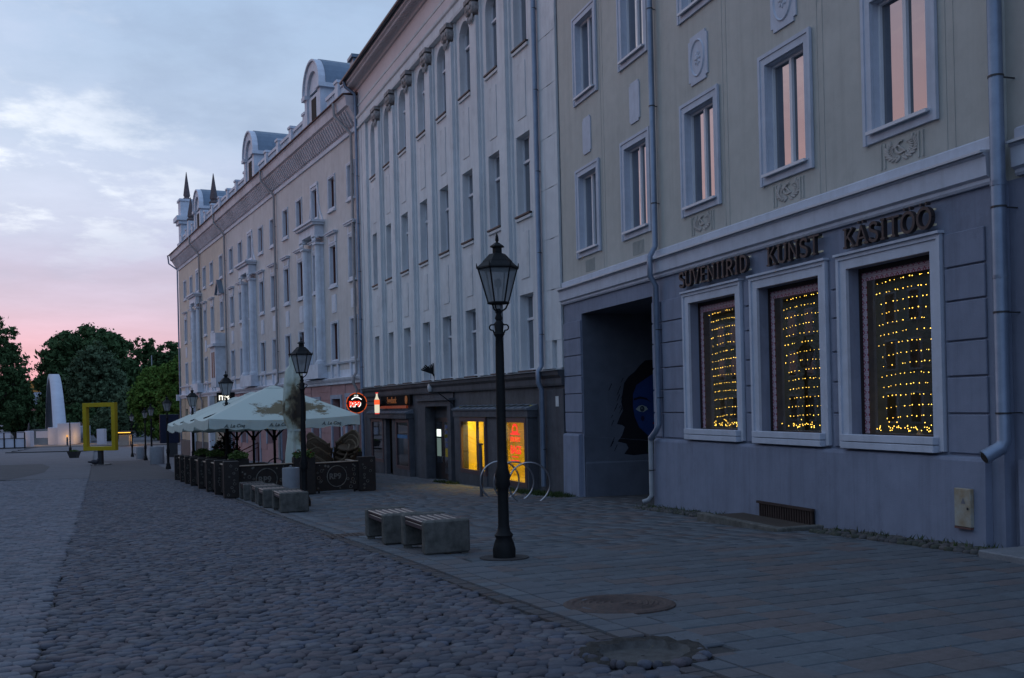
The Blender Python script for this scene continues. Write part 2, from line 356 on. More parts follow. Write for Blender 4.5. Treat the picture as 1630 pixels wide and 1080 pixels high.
def npmesh(name, V, F, m, parent=None, smooth=False):
    me = bpy.data.meshes.new(name); V = np.asarray(V, np.float32); F = np.asarray(F, np.int32); k = F.shape[1]
    me.vertices.add(len(V)); me.vertices.foreach_set('co', V.ravel())
    me.loops.add(F.size); me.loops.foreach_set('vertex_index', F.ravel())
    me.polygons.add(len(F)); me.polygons.foreach_set('loop_start', np.arange(0, F.size, k, dtype=np.int32))
    try: me.polygons.foreach_set('loop_total', np.full(len(F), k, np.int32))
    except Exception: pass
    me.materials.append(m); me.update(calc_edges=True)
    if smooth: me.polygons.foreach_set('use_smooth', np.ones(len(F), bool))
    return link(bpy.data.objects.new(name, me), parent)
def tag(o, label, cat, group=None):
    o['label'] = label; o['category'] = cat
    if group: o['group'] = group
    return o
def kind(o, k='structure'): o['kind'] = k; return o
def thing(name, label, cat, loc=(0, 0, 0), rz=0, group=None, parent=None):
    o = bpy.data.objects.new(name, None); link(o, parent); o.location = loc; o.rotation_euler = (0, 0, rz); o.empty_display_size = .3
    return tag(o, label, cat, group)
KIDS = {}
def kids(o): return [c for c in o.children]
def dup(o, parent=None, loc=None, rz=None):
    c = o.copy(); link(c)
    if parent is not None: c.parent = parent
    if loc is not None: c.location = loc
    if rz is not None: c.rotation_euler = (0, 0, rz)
    for ch in list(o.children):
        d = ch.copy(); link(d); d.parent = c
        for g in list(ch.children):
            q = g.copy(); link(q); q.parent = d
    return c
def text_mesh(txt, size, m, parent, loc, rot, name='lettering', ext=.005, align='LEFT', shear=0, offset=0):
    cu = bpy.data.curves.new('t', 'FONT'); cu.body = txt; cu.size = size; cu.extrude = ext; cu.align_x = align; cu.shear = shear; cu.offset = offset; cu.resolution_u = 3
    o = bpy.data.objects.new('t', cu); link(o); dg = bpy.context.evaluated_depsgraph_get(); me = bpy.data.meshes.new_from_object(o.evaluated_get(dg))
    bpy.data.objects.remove(o); me.materials.clear(); me.materials.append(m); me.name = name
    q = bpy.data.objects.new(name, me); link(q, parent); q.location = loc; q.rotation_euler = rot; return q
def px(x, y, Z):
    dx, dy = x-CX, y-HY
    return ((dx*cr-dy*sr)/FOC*Z, Z, EYE-(dx*sr+dy*cr)/FOC*Z)

# ------------------------------------------------------------------ ground
GYv = [-400, -20, 0, 12.5, 20, 29, 47, 92, 140, 160, 9000]; GZv = [.5, .5, 0, -.38, -.66, -.95, -1.42, -2.45, -3.0, -3.0, -3.0]
def G(Y): return float(np.interp(Y, GYv, GZv))
Gn = lambda Y: np.interp(Y, GYv, GZv)
def edge_x(Y): return 3.85-.415*Y
LCY = [-20, 2, 6.69, 12, 16.6, 28, 45, 68, 120]; LCX = [7.6, -1.35, -3.2, -5.42, -7.3, -12.0, -19.0, -28.5, -50]
def lc_x(Y): return np.interp(Y, LCY, LCX)
ag = np.array((-.3833, .9236)); cg = np.array((.9236, .3833))       # along and across the street
def strip(name, m, fl, fr, Ys, dz, nx=6):
    V = []; F = []
    for Y in Ys:
        a, b = fl(Y), fr(Y)
        for i in range(nx+1): V.append((a+(b-a)*i/nx, Y, G(Y)+dz))
    for j in range(len(Ys)-1):
        for i in range(nx): p = j*(nx+1)+i; F.append((p, p+1, p+nx+2, p+nx+1))
    return kind(npmesh(name, V, F, m))
YY = [-300, -20, -10, -5, 0, 3, 6, 9, 12.5, 16, 20, 24, 29, 35, 41, 47, 58, 70, 80, 92, 110, 125, 140, 160]
strip('ground', plazam, lambda Y: -900, lambda Y: 900, YY+[400, 900, 2000, 5000], -.10, 2)
YN = [y for y in YY if -20 <= y <= 47]; YF = [47, 58, 70, 80, 92, 105]
road = strip('cobbled_road', dirt, lambda Y: lc_x(Y), edge_x, YN, -.012)
lane = strip('sett_pavement', dirt, lambda Y: lc_x(Y)-14, lambda Y: lc_x(Y)-.01, [y for y in YY if -20 <= y <= 47], -.008)
side = strip('sidewalk', dirt, lambda Y: edge_x(Y)+.01, lambda Y: edge_x(Y)+16, YN, -.008)
strip('cobbled_road_far', farcob, lambda Y: lc_x(Y), edge_x, [42, 47]+YF[1:3]+[76], .025)
strip('sidewalk_far', mat('far_slabs', (.125, .14, .16), .85, col2=(.13, .115, .12), nscale=2.5, var=.1, bump=.3), lambda Y: edge_x(Y)+.02, lambda Y: edge_x(Y)+16, [44, 47, 58, 70, 80, 92, 105], .03)
strip('pavement_far', plazam, lambda Y: lc_x(Y)-22, lambda Y: lc_x(Y)-.02, [45, 47, 58, 70, 80, 92, 110, 120], .028)
# darker cobbled crescent on the left lane
V = [(px(x, y, 1)[0], 0, 0) for x, y in ()]
mb = MB(); cres = [(-34.5, 64.0), (-36.5, 70.5), (-33.5, 71.5), (-29.5, 64), (-25.2, 54), (-23.4, 48), (-22.6, 43), (-25, 42.5), (-30, 52)]
mb.add([(x, y, G(y)+.036) for x, y in cres], [tuple(range(len(cres)))[::-1]]); kind(mb.build('cobbled_patch', farcob))

def in_hole(P, holes):
    k = np.zeros(len(P), bool)
    for hx, hy, r in holes: k |= (P[:, 0]-hx)**2+(P[:, 1]-hy)**2 < r*r
    return k
MAN = [(.91, 8.94, .46), (.86, 6.92, .40), (-.14, 12.53, .30)]
def scatter(cells_v, cells_f, pos, ang, scl, zoff, tilt=None):
    nv = len(cells_v); n = len(pos)
    c, s_ = np.cos(ang), np.sin(ang)
    T = cells_v[None]*scl[:, None, :]
    x = T[..., 0]*c[:, None]-T[..., 1]*s_[:, None]+pos[:, None, 0]; y = T[..., 0]*s_[:, None]+T[..., 1]*c[:, None]+pos[:, None, 1]
    z = T[..., 2]+zoff[:, None]
    if tilt is not None: z = z+(x-pos[:, None, 0])*tilt[:, 0:1]+(y-pos[:, None, 1])*tilt[:, 1:2]
    z = z+Gn(y)
    V = np.stack([x, y, z], -1).reshape(-1, 3)
    F = (cells_f[None]+(np.arange(n)*nv)[:, None, None]).reshape(-1, cells_f.shape[1]); return V, F
def stone_tpl(sq=.0, n=8, flat=.5, seed=0):
    r = np.random.default_rng(seed); V = []
    j = 1+r.uniform(-.13, .13, n)*(1 if sq > .5 else 1.7)
    for (rad, z) in ((1.0, -.55), (.99, .22), (.86, .78), (.48, .97)):
        for i in range(n):
            a = 2*PI*i/n+.2; rr = rad*j[i]
            if sq: q = max(abs(math.cos(a)), abs(math.sin(a))); rr *= (1-sq)+sq/q
            V.append((.5*rr*math.cos(a), .5*rr*math.sin(a), z))
    F = []
    for k in range(3):
        for i in range(n): F.append((k*n+i, k*n+(i+1) % n, (k+1)*n+(i+1) % n, (k+1)*n+i))
    V.append((0, 0, 1.0))
    for i in range(0, n, 2): F.append((3*n+i, 3*n+(i+1) % n, 3*n+(i+2) % n, 4*n))
    return np.array(V), np.array(F)
def place_stones(pos, name, m, parent, size, hgt, tpls, angj, near=300, flat=False, sizej=.13, zj=.008):
    o = np.argsort(pos[:, 1]+.15*np.abs(pos[:, 0])); pos = pos[o]; n = len(pos)
    ang = math.atan2(cg[1], cg[0])+rng.uniform(-angj, angj, n)
    scl = np.stack([size[0]*(1+rng.uniform(-sizej, sizej, n)), size[1]*(1+rng.uniform(-sizej, sizej, n)), np.full(n, hgt)], -1)
    zo = rng.uniform(-zj, zj, n); tl = rng.uniform(-.09, .09, (n, 2)) if not flat else rng.uniform(-.018, .018, (n, 2))
    # the visible nearest ones are parts
    vis = (pos[:, 1] > 6.2) & (np.abs(pos[:, 0]) < pos[:, 1]*.51+.2)
    idx = np.where(vis)[0][:near]; rest = np.setdiff1d(np.arange(n), idx)
    mes = []
    for V, F in tpls:
        me = bpy.data.meshes.new(name); me.from_pydata(V.tolist(), [], F.tolist()); me.materials.append(m); me.polygons.foreach_set('use_smooth', [True]*len(F)); mes.append(me)
    sl = -.033
    for k, i in enumerate(idx):
        ob = bpy.data.objects.new(name, mes[k % len(mes)]); link(ob, parent)
        ob.location = (pos[i, 0], pos[i, 1], G(pos[i, 1])+zo[i]); ob.scale = scl[i]; ob.rotation_euler = (sl+tl[i, 1], -tl[i, 0], ang[i])
    Vs = []; Fs = []; b = 0
    for t, (V, F) in enumerate(tpls):
        ii = rest[t::len(tpls)]
        a, f = scatter(V, F, pos[ii], ang[ii], scl[ii], zo[ii], tl[ii]); Vs.append(a); Fs.append(f+b); b += len(a)
    kind(npmesh(name+'_field', np.concatenate(Vs), np.concatenate(Fs), m, parent, True), 'stuff')
# cobbles
def grid(sa, sb, a0, a1, c0, c1, jit, stag=.5):
    A = np.arange(a0, a1, sa); out = []
    for i, a in enumerate(A):
        C = np.arange(c0, c1, sb)+(stag*sb if i % 2 else 0)+rng.uniform(-.25, .25)*sb*.3
        p = a*ag[None]+C[:, None]*cg[None]; out.append(p)
    P = np.concatenate(out); return P+rng.uniform(-jit, jit, P.shape)
P = grid(.100, .122, 2.0, 50, -12, 12, .024)
ok = (P[:, 0] > lc_x(P[:, 1])-.005) & (P[:, 0] < edge_x(P[:, 1])-.19) & (P[:, 1] > 2.5) & (P[:, 1] < 43.5) & ~in_hole(P, [(MAN[1][0], MAN[1][1], .42)]) & ~in_hole(P, MAN[:1])
tp = [stone_tpl(.25, 8, .5, s) for s in range(5)]
place_stones(P[ok], 'cobblestone', cobm, road, (.146, .125), .021, tp, .6, sizej=.25, zj=.007)
# setts on the left
P = grid(.112, .155, 2.0, 50, -26, 4, .010)
ok = (P[:, 0] < lc_x(P[:, 1])-.05) & (P[:, 0] > lc_x(P[:, 1])-9) & (P[:, 1] > 2.5) & (P[:, 1] < 46) & (np.abs(P[:, 0]) < P[:, 1]*.56+1.5)
tp = [stone_tpl(.85, 8, .1, s+20) for s in range(3)]
place_stones(P[ok], 'sett', settm, lane, (.158, .112), .020, tp, .10, sizej=.10, zj=.007, flat=True)
# slabs: bevelled blocks
def slab_tpl(c=.02):
    V = []
    for e_, z in ((0, -1), (0, .0), (c, 1)):
        for sx_, sy_ in ((-1, -1), (1, -1), (1, 1), (-1, 1)): V.append((sx_*(.5-e_*.6), sy_*(.5-e_), z))
    F = [(k*4+i, k*4+(i+1) % 4, (k+1)*4+(i+1) % 4, (k+1)*4+i) for k in range(2) for i in range(4)]+[(8, 9, 10, 11)]
    return np.array(V), np.array(F)
SLAB = slab_tpl()
def place_slabs(rects, name, m, parent, near=300, rot=None, dz=0):
    R = np.array(rects); o = np.argsort(R[:, 1]); R = R[o]; n = len(R)
    ang = np.full(n, math.atan2(cg[1], cg[0])) if rot is None else np.full(n, rot)
    scl = np.stack([R[:, 2], R[:, 3], np.full(n, .012)], -1); zo = dz+rng.uniform(-.0025, .0035, n); tl = rng.uniform(-.008, .008, (n, 2))
    vis = (R[:, 1] > 6.2) & (np.abs(R[:, 0]) < R[:, 1]*.51+.3); idx = np.where(vis)[0][:near]; rest = np.setdiff1d(np.arange(n), idx)
    me = bpy.data.meshes.new(name); me.from_pydata(SLAB[0].tolist(), [], SLAB[1].tolist()); me.materials.append(m)
    for i in idx:
        ob = bpy.data.objects.new(name, me); link(ob, parent); ob.location = (R[i, 0], R[i, 1], G(R[i, 1])+zo[i]); ob.scale = scl[i]
        ob.rotation_euler = (-.033+tl[i, 1], -tl[i, 0], ang[i])
    V, F = scatter(*SLAB, R[rest, :2], ang[rest], scl[rest], zo[rest], tl[rest]); kind(npmesh(name+'_field', V, F, m, parent), 'stuff')
rects = []
a = 3.0
while a < 52:
    h = .285; c = -30+random.uniform(0, .6)
    while c < 14:
        wd = random.choice((.38, .38, .46, .54)); pc = (a+h/2)*ag+(c+wd/2)*cg
        if pc[0] > edge_x(pc[1])+.36+wd*.30 and pc[0] < edge_x(pc[1])+11.5 and pc[1] > 1.5 and pc[1] < 46 and not in_hole(np.array([pc]), [(MAN[0][0], MAN[0][1], .12), (MAN[1][0], MAN[1][1], .75)])[0]:
            rects.append((pc[0], pc[1], wd-.012, h-.010))
        elif in_hole(np.array([pc]), [(MAN[1][0], MAN[1][1], .75)])[0] and pc[0] > edge_x(pc[1])+.36+wd*.30:
            for k1 in range(2):
                for k2 in range(2):
                    q1 = pc+(k1-.5)*h/2*ag+(k2-.5)*wd/2*cg
                    if not in_hole(np.array([q1]), [(MAN[1][0], MAN[1][1], .40)])[0]: rects.append((q1[0], q1[1], wd/2-.004, h/2-.004))
        c += wd
    a += h
place_slabs(rects, 'paving_slab', tilem, side)
rects = []
for r_, (off, wd) in enumerate(((.13, .22), (.42, .34))):
    a = 0
    while a < 52:
        l = random.choice((.34, .5)) if r_ else .24; x = None
        Y = a+l/2*.92
        pc = (edge_x(Y)+off*1.083, Y)
        if not in_hole(np.array([pc]), [(MAN[1][0], MAN[1][1], .56)])[0] and Y > 1.5 and Y < 46: rects.append((pc[0], pc[1], wd-.012, l-.012))
        a += l*.924
place_slabs(rects, 'border_slab', mat('border_slab', (1, 1, 1), .85, col2=(.8, .8, .8), nscale=9, bump=.3, var=.1, island=[(.12, .13, .145), (.11, .12, .135), (.125, .12, .125), (.13, .145, .16)]), side, near=60, rot=math.atan2(-.415*-1, 1), dz=.009)
# reddish brick edge between cobbles and slabs
rects = []
for k in range(0, 330):
    Y = 2+k*.135
    if Y > 46: break
    if not in_hole(np.array([(edge_x(Y), Y)]), [(MAN[1][0], MAN[1][1], .42)])[0]: rects.append((edge_x(Y)-.075, Y, .13, .132))
place_slabs(rects, 'edge_brick', mat('edge_brick', (1, 1, 1), .85, col2=(.7, .7, .7), nscale=12, bump=.4, island=[(.105, .085, .082), (.095, .085, .088), (.09, .092, .102), (.11, .10, .10)]), side, near=60)

# ------------------------------------------------------------------ facade helpers
def facade(name, label, P, k, cat='building'):
    n = math.hypot(k, 1); r = thing(name, label, cat, (P[0], P[1], 0), math.atan2(1/n, k/n)); return r
def wall(s0, s1, z0, z1, ops, y=0.0, dep=.28):
    """front face with openings (sa,sb,za,zb,arch); reveals go inward (-y)"""
    mb = MB()
    S = sorted(set([s0, s1]+[v for o in ops for v in o[:2] if s0 < v < s1])); Z = sorted(set([z0, z1]+[v for o in ops for v in o[2:4] if z0 < v < z1]))
    for i in range(len(S)-1):
        for j in range(len(Z)-1):
            cs, cz = (S[i]+S[i+1])/2, (Z[j]+Z[j+1])/2
            if any(o[0] < cs < o[1] and o[2] < cz < o[3] for o in ops): continue
            mb.quad((S[i], y, Z[j]), (S[i], y, Z[j+1]), (S[i+1], y, Z[j+1]), (S[i+1], y, Z[j]))
    for o in ops:
        a, b, c, d = o[:4]; yi = y-(o[5] if len(o) > 5 else dep); arch = len(o) > 4 and o[4]
        zt = d-(b-a)/2 if arch else d
        mb.quad((a, y, c), (a, yi, c), (a, yi, zt), (a, y, zt)); mb.quad((b, y, c), (b, y, zt), (b, yi, zt), (b, yi, c))
        mb.quad((a, y, c), (b, y, c), (b, yi, c), (a, yi, c))
        if not arch: mb.quad((a, y, d), (a, yi, d), (b, yi, d), (b, y, d))
        else:
            m_, R = (a+b)/2, (b-a)/2; K = 12
            pts = [(m_-R*math.cos(PI*t/K), zt+R*math.sin(PI*t/K)) for t in range(K+1)]
            for t in range(K):
                p, q = pts[t], pts[t+1]
                mb.quad((p[0], y, p[1]), (p[0], yi, p[1]), (q[0], yi, q[1]), (q[0], y, q[1]))
                mb.quad((p[0], y, p[1]), (p[0], y, d), (q[0], y, d), (q[0], y, q[1]))
    return mb
def shell(mb, s0, s1, z0, z1, dep, hole=None):
    mb.quad((s0, 0, z0), (s0, -dep, z0), (s0, -dep, z1), (s0, 0, z1)); mb.quad((s1, 0, z0), (s1, 0, z1), (s1, -dep, z1), (s1, -dep, z0))
    mb.quad((s0, -dep, z0), (s1, -dep, z0), (s1, -dep, z1), (s0, -dep, z1)); return mb
def make_window(root, w_, h, trim, rev, mt, mf, mp, loc, cols=2, transom=None, sill=True, arch=False, bar=.055, tdep=.045, name='window', ms=None, lining=True):
    mb = MB(); hw = w_/2
    if trim:
        mb.box(-hw-trim, -hw, 0.002, tdep, -trim, h+trim); mb.box(hw, hw+trim, 0.002, tdep, -trim, h+trim)
        mb.box(-hw, hw, 0.002, tdep, h, h+trim); mb.box(-hw, hw, 0.002, tdep, -trim, 0)
        t2 = trim*.3   # raised outer bead
        mb.box(-hw-trim-.012, -hw-trim+t2, tdep*.5, tdep+.018, -trim-.012, h+trim+.012); mb.box(hw+trim-t2, hw+trim+.012, tdep*.5, tdep+.018, -trim-.012, h+trim+.012)
        mb.box(-hw-trim+t2, hw+trim-t2, tdep*.5, tdep+.018, h+trim-t2, h+trim+.012)
        if lining:
            mb.box(-hw+.001, -hw+.010, -rev+.06, .001, 0, h).box(hw-.010, hw-.001, -rev+.06, .001, 0, h).box(-hw+.010, hw-.010, -rev+.06, .001, h-.010, h-.001)
        win = mb.build(name, mt, root, loc=loc)
    fr = MB(); y0, y1 = -rev, -rev+.06
    fr.box(-hw, -hw+bar, y0, y1, 0, h); fr.box(hw-bar, hw, y0, y1, 0, h); fr.box(-hw+bar, hw-bar, y0, y1, 0, bar); fr.box(-hw+bar, hw-bar, y0, y1, h-bar, h)
    for i in range(1, cols):
        x = -hw+w_*i/cols; top = h-bar if not transom or not arch else transom
        fr.box(x-bar*.62, x+bar*.62, y0, y1+.008, bar, top)
    if transom: fr.box(-hw+bar, hw-bar, y0-.002, y1+.03, transom-bar*.7, transom+bar*.7)
    if trim: f = fr.build('frame', mf, win)
    else: win = fr.build(name, mf, root, loc=loc)
    zs = [(0, transom), (transom, h)] if transom else [(0, h)]
    for i in range(cols):
        for (za, zb) in zs:
            p = MB(); p.quad((-hw+w_*i/cols, y0+.02, za), (-hw+w_*i/cols, y0+.02, zb), (-hw+w_*(i+1)/cols, y0+.02, zb), (-hw+w_*(i+1)/cols, y0+.02, za)); p.build('pane', mp, win)
    if sill:
        s = MB(); s.box(-hw-.05, hw+.05, -rev+.06, tdep+.075, -.035, -.008); s.box(-hw-.05, hw+.05, tdep+.04, tdep+.076, -.055, -.034); s.build('sill', ms or mf, win)
    return win

# ================================================================== building 1 (souvenir shop)
K1, K2, K3 = -.321964, -.401987, -.513893
b1 = facade('shop_building', 'beige plastered building with blue-grey ground storey, handicraft shop windows and arched passage at the right', (6.9023, 9.0), K1)
SW = [5.27, 7.72, 10.20]; UW = [4.93, 7.65, 10.50, 13.35, 16.08]
ops = [(c-.88, c+.88, .96, 3.42, False, .23) for c in SW]+[(12.74, 16.75, -1.4, 3.74, False, .02)]
lw = wall(3.25, 17.94, .7, 4.1, [(o[0], o[1], max(o[2], .7), *o[3:]) for o in ops]); lw.build('lower_wall', bluegrey, b1)
lw2 = wall(3.25, 17.94, -1.4, .7, [(12.74, 16.75, -1.4, .7, False, .01)], y=0); lw2.build('lower_wall', bluegrey, b1)
uops = [(c-.56, c+.56, z, z+1.82) for c in UW for z in (5.28, 9.05)]
uw = wall(3.25, 17.94, 4.1, 14.2, uops); uw.build('upper_wall', beige, b1)
rw = wall(-6, 3.25, 4.1, 14.2, [], y=-.16); rw.quad((3.25, -.16, 4.1), (3.25, 0, 4.1), (3.25, 0, 14.2), (3.25, -.16, 14.2)); rw.build('upper_wall', beige, b1)
rw = wall(-6, 3.25, -1.2, 4.1, [], y=-.16); rw.quad((3.25, -.16, -1.2), (3.25, 0, -1.2), (3.25, 0, 4.1), (3.25, -.16, 4.1)); rw.build('lower_wall', bluegrey, b1)
bk = MB(); bk.quad((-6, -.2, -1.4), (-6, -12, -1.4), (-6, -12, 14.2), (-6, -.2, 14.2)); bk.quad((17.94, 0, 4.0), (17.94, 0, 14.2), (17.94, -12, 14.2), (17.94, -12, 4.0)); bk.quad((-6, -12, -1.4), (17.94, -12, -1.4), (17.94, -12, 14.2), (-6, -12, 14.2)); bk.build('rear_wall', beige, b1)
rf = MB(); rf.box(-6.1, 18.0, -12.1, .35, 14.2, 14.45); rf.prism([(.35, 14.45), (-12.1, 14.45), (-6, 17.5)], -6.1, 18.0, 'x'); rf.build('roof', roofdark, b1)
# plinth with battered face, pieces between openings
for a_, b_2 in ((3.45, 12.62), (16.86, 17.94)):
    p = MB(); p.prism([(0.003, -1.4), (.13, -1.4), (.10, .70), (.085, .74), (0.003, .76)], a_, b_2, 'x'); p.build('plinth', bluegrey, b1)
p = MB(); p.box(-6, 3.1, -.157, -.06, -1.2, .74); p.build('plinth', bluegrey, b1)
# passage
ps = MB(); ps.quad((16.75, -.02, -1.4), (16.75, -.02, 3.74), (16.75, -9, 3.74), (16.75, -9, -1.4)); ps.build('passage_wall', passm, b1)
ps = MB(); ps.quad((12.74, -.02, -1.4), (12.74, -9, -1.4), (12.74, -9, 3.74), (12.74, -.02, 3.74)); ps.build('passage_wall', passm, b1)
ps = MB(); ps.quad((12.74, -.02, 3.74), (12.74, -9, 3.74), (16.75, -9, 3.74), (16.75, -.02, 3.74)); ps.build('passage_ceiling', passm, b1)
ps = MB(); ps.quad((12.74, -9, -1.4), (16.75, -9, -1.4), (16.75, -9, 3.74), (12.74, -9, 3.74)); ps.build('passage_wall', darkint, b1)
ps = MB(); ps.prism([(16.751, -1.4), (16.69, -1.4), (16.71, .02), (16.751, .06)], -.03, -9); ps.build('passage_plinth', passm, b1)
# mural painted on the passage wall
def paint(poly, col, name, thick, rough=.8):
    mb = MB(); x = 16.75-thick; n = len(poly)
    mb.add([(x, -t, z) for t, z in poly], [tuple(range(n))]); return mb.build(name, mat('mural_'+name+str(col[2]), col, rough, nscale=4, var=.12), mural)
mural = MB().box(16.742, 16.748, -3.6, -.62, .06, 2.9).build('mural', passm, b1)
blu, hairc = (.015, .048, .19), (.008, .008, .014)
def circ(cx_, cz_, rx, rz_, n=16): return [(cx_+rx*math.cos(2*PI*i/n), cz_+rz_*math.sin(2*PI*i/n)) for i in range(n)]
paint([(1.99, 2.59), (1.71, 2.57), (1.56, 2.45), (1.41, 2.29), (1.23, 2.16), (1.11, 2.0), (1.06, 1.74), (1.02, 1.53), (1.07, 1.32), (.98, 1.17), (.89, .98), (1.03, .95), (1.10, .9), (1.02, .69), (.9, .54), (1.13, .48), (1.19, .37), (1.07, .22), (1.33, .18), (1.65, .2), (2.6, .2), (2.95, .5), (3.0, 1.4), (2.85, 2.2), (2.5, 2.55)], hairc, 'hair', .011)
paint([(1.35, 1.72), (1.45, 1.95), (1.7, 2.1), (1.98, 2.26), (2.4, 2.2), (2.6, 1.7), (2.55, 1.1), (2.35, .75), (2.05, .60), (1.75, .66), (1.5, .88), (1.38, 1.15), (1.34, 1.42)], blu, 'face', .014)
paint([(1.77, .67), (2.3, .67), (2.35, .2), (1.7, .25)], (.02, .06, .02), 'neck', .013)
paint([(1.41, 1.34), (1.5, 1.42), (1.59, 1.44), (1.71, 1.39), (1.75, 1.33), (1.62, 1.26), (1.5, 1.28)], (.35, .42, .40), 'eye', .017)
paint(circ(1.59, 1.345, .065, .075), (.03, .05, .07), 'iris', .020); paint(circ(1.60, 1.10, .05, .07), (.015, .012, .05), 'cheek_spot', .017)
paint(circ(1.58, 1.36, .022, .022, 8), (.2, .25, .28), 'eye_glint', .023)
paint([(1.36, 1.56), (1.54, 1.60), (1.71, 1.57), (1.86, 1.49), (1.71, 1.62), (1.54, 1.66), (1.36, 1.61)], (.01, .008, .02), 'brow', .018)
paint([(1.86, .97), (1.96, 1.04), (2.05, 1.0), (2.14, 1.04), (2.22, .97), (2.04, .88)], (.16, .015, .03), 'lips', .017)
for k in range(22):
    t0 = random.uniform(.66, 1.06); z0_ = random.uniform(.3, 2.1); l = random.uniform(.06, .2)
    paint([(t0, z0_), (t0+.018, z0_+.01), (t0+.05+l*.3, z0_+l), (t0+.03+l*.3, z0_+l)], hairc, 'stroke', .012+k*.0002)
# rusticated blocks
ZR = [.78, 1.29, 1.76, 2.21, 2.72, 3.15, 3.60]
for a_, b_2 in ((3.46, 4.14), (6.40, 6.55), (8.87, 9.04), (11.36, 12.26), (12.34, 12.72), (16.77, 17.93)):
    for i in range(6):
        MB().cbox(a_, b_2, .002, .035, ZR[i]+.012, ZR[i+1]-.012, .008).build('stone_block', bluegrey, b1)
for i in range(6): MB().cbox(-5.9, 3.0, -.158, -.125, ZR[i]+.012, ZR[i+1]-.012, .008).build('stone_block', bluegrey, b1)
# cornice pieces
def profile(root, m, prof, s0, s1, name='cornice', close=True):
    return MB().prism(prof, s0, s1, 'x').build(name, m, root)
CP = [(0.003, 4.07), (.05, 4.07), (.07, 4.10), (.07, 4.14), (.12, 4.17), (.13, 4.40), (.16, 4.42), (.16, 4.44), (0.003, 4.46)]
profile(b1, trim1, CP, 3.30, 17.96)
profile(b1, whiteframe, [(.02, 4.462), (.205, 4.438), (.21, 4.470), (.02, 4.484)], 3.30, 17.98, 'metal_flashing')
profile(b1, trim1, [(0.003, 4.485), (.045, 4.485), (.045, 4.63), (.03, 4.65), (0.003, 4.66)], 3.30, 17.94, 'string_course')
CP2 = [(y-.16, z+.05) for y, z in CP]
profile(b1, trim1, CP2, -6, 3.08); profile(b1, whiteframe, [(-.14, 4.512), (.045, 4.488), (.05, 4.520), (-.14, 4.534)], -6, 3.08, 'metal_flashing')
profile(b1, trim1, [(-.157, 4.535), (-.115, 4.535), (-.115, 4.68), (-.157, 4.71)], -6, 3.1, 'string_course')
# upper windows
w0 = make_window(b1, 1.12, 1.82, .17, .155, trim1, whiteframe, glass, (UW[0], 0, 5.28))
for c in UW:
    for z in (5.28, 9.05):
        if (c, z) == (UW[0], 5.28): continue
        dup(w0, b1, (c, 0, z))
# bay ribs and reliefs
def notched(w_, h, n): return [(-w_+n, -h), (w_-n, -h), (w_-n, -h+n), (w_, -h+n), (w_, h-n), (w_-n, h-n), (w_-n, h), (-w_+n, h), (-w_+n, h-n), (-w_, h-n), (-w_, -h+n), (-w_+n, -h+n)]
ribs = MB()
for c in UW:
    for ds in (-.86, -1.0): ribs.box(c+ds-.010, c+ds+.010, .001, .007, 4.66, 14.1)
ribs.build('panel_rib', beige, b1)
for i, c in enumerate(UW):
    z = 8.0
    if i < 3:
        pl = MB().prism(notched(.36, .46, .07), .003, .03).xf(Matrix.Translation((c, 0, z))).build('medallion', trim1, b1)
        m_ = MB(); K = 24; vs = []
        for q in range(K):
            a_ = 2*PI*q/K
            for (rr, yy) in ((1.0, .03), (.93, .055), (.86, .03)): vs.append((c+.27*rr*math.cos(a_), yy, z+.36*rr*math.sin(a_)))
        m_.add(vs, [(q*3+j, q*3+j+1, ((q+1) % K)*3+j+1, ((q+1) % K)*3+j) for q in range(K) for j in range(2)])
        m_.ell((c, .035, z), (.06, .03, .06))
        for q in range(8): a_ = 2*PI*q/8; m_.ell((c+.075*math.cos(a_), .03, z+.10*math.sin(a_)), (.035, .022, .05), 6, 4, rot=PI/2-a_)
        m_.build('rosette', trim1, pl)
        r = MB(); zc = 4.90
        for sgn in (-1, 1):
            for q in range(9):
                a_ = -PI/2+sgn*(.25+q*.26); R = .22
                r.ell((c+R*1.1*math.cos(a_), .012, zc+R*.72*math.sin(a_)+.01), (.022, .016, .055), 6, 4, rot=PI/2-a_-sgn*.7)
                r.ell((c+(R-.06)*math.cos(a_), .010, zc+(R-.06)*.72*math.sin(a_)), (.016, .014, .04), 6, 4, rot=PI/2-a_+sgn*.5)
        arc = [(c+.085*math.cos(t), zc+.03+.085*math.sin(t)) for t in np.linspace(-2.2, 1.9, 12)]
        r.ribbon(arc, .026, .004, .026); r.ribbon([(c-.08, zc-.06), (c+.06, zc+.08)], .022, .006, .03); r.ribbon([(c+.02, zc+.11), (c+.10, zc+.04)], .035, .008, .033)
        r.xf(Matrix.Translation((c, 0, zc)) @ Matrix.Diagonal((1.25, 1, .95, 1)) @ Matrix.Translation((-c, 0, -zc))); r.build('wreath_relief', mat('relief_beige', (.46, .44, .41), .9), b1)
        for ds in (-.42, -.34, .34, .42): MB().box(c+ds-.014, c+ds+.014, .002, .018, 4.70, 5.05).build('flute', beige, b1)
    else:
        MB().prism(notched(.25, .44, .05), .003, .028).xf(Matrix.Translation((c, 0, z))).build('wall_plaque', trim1, b1)
        for q in range(9): MB().box(c-.26+q*.065-.012, c-.26+q*.065+.012, .002, .016, 4.72, 5.0).build('flute', beige, b1)
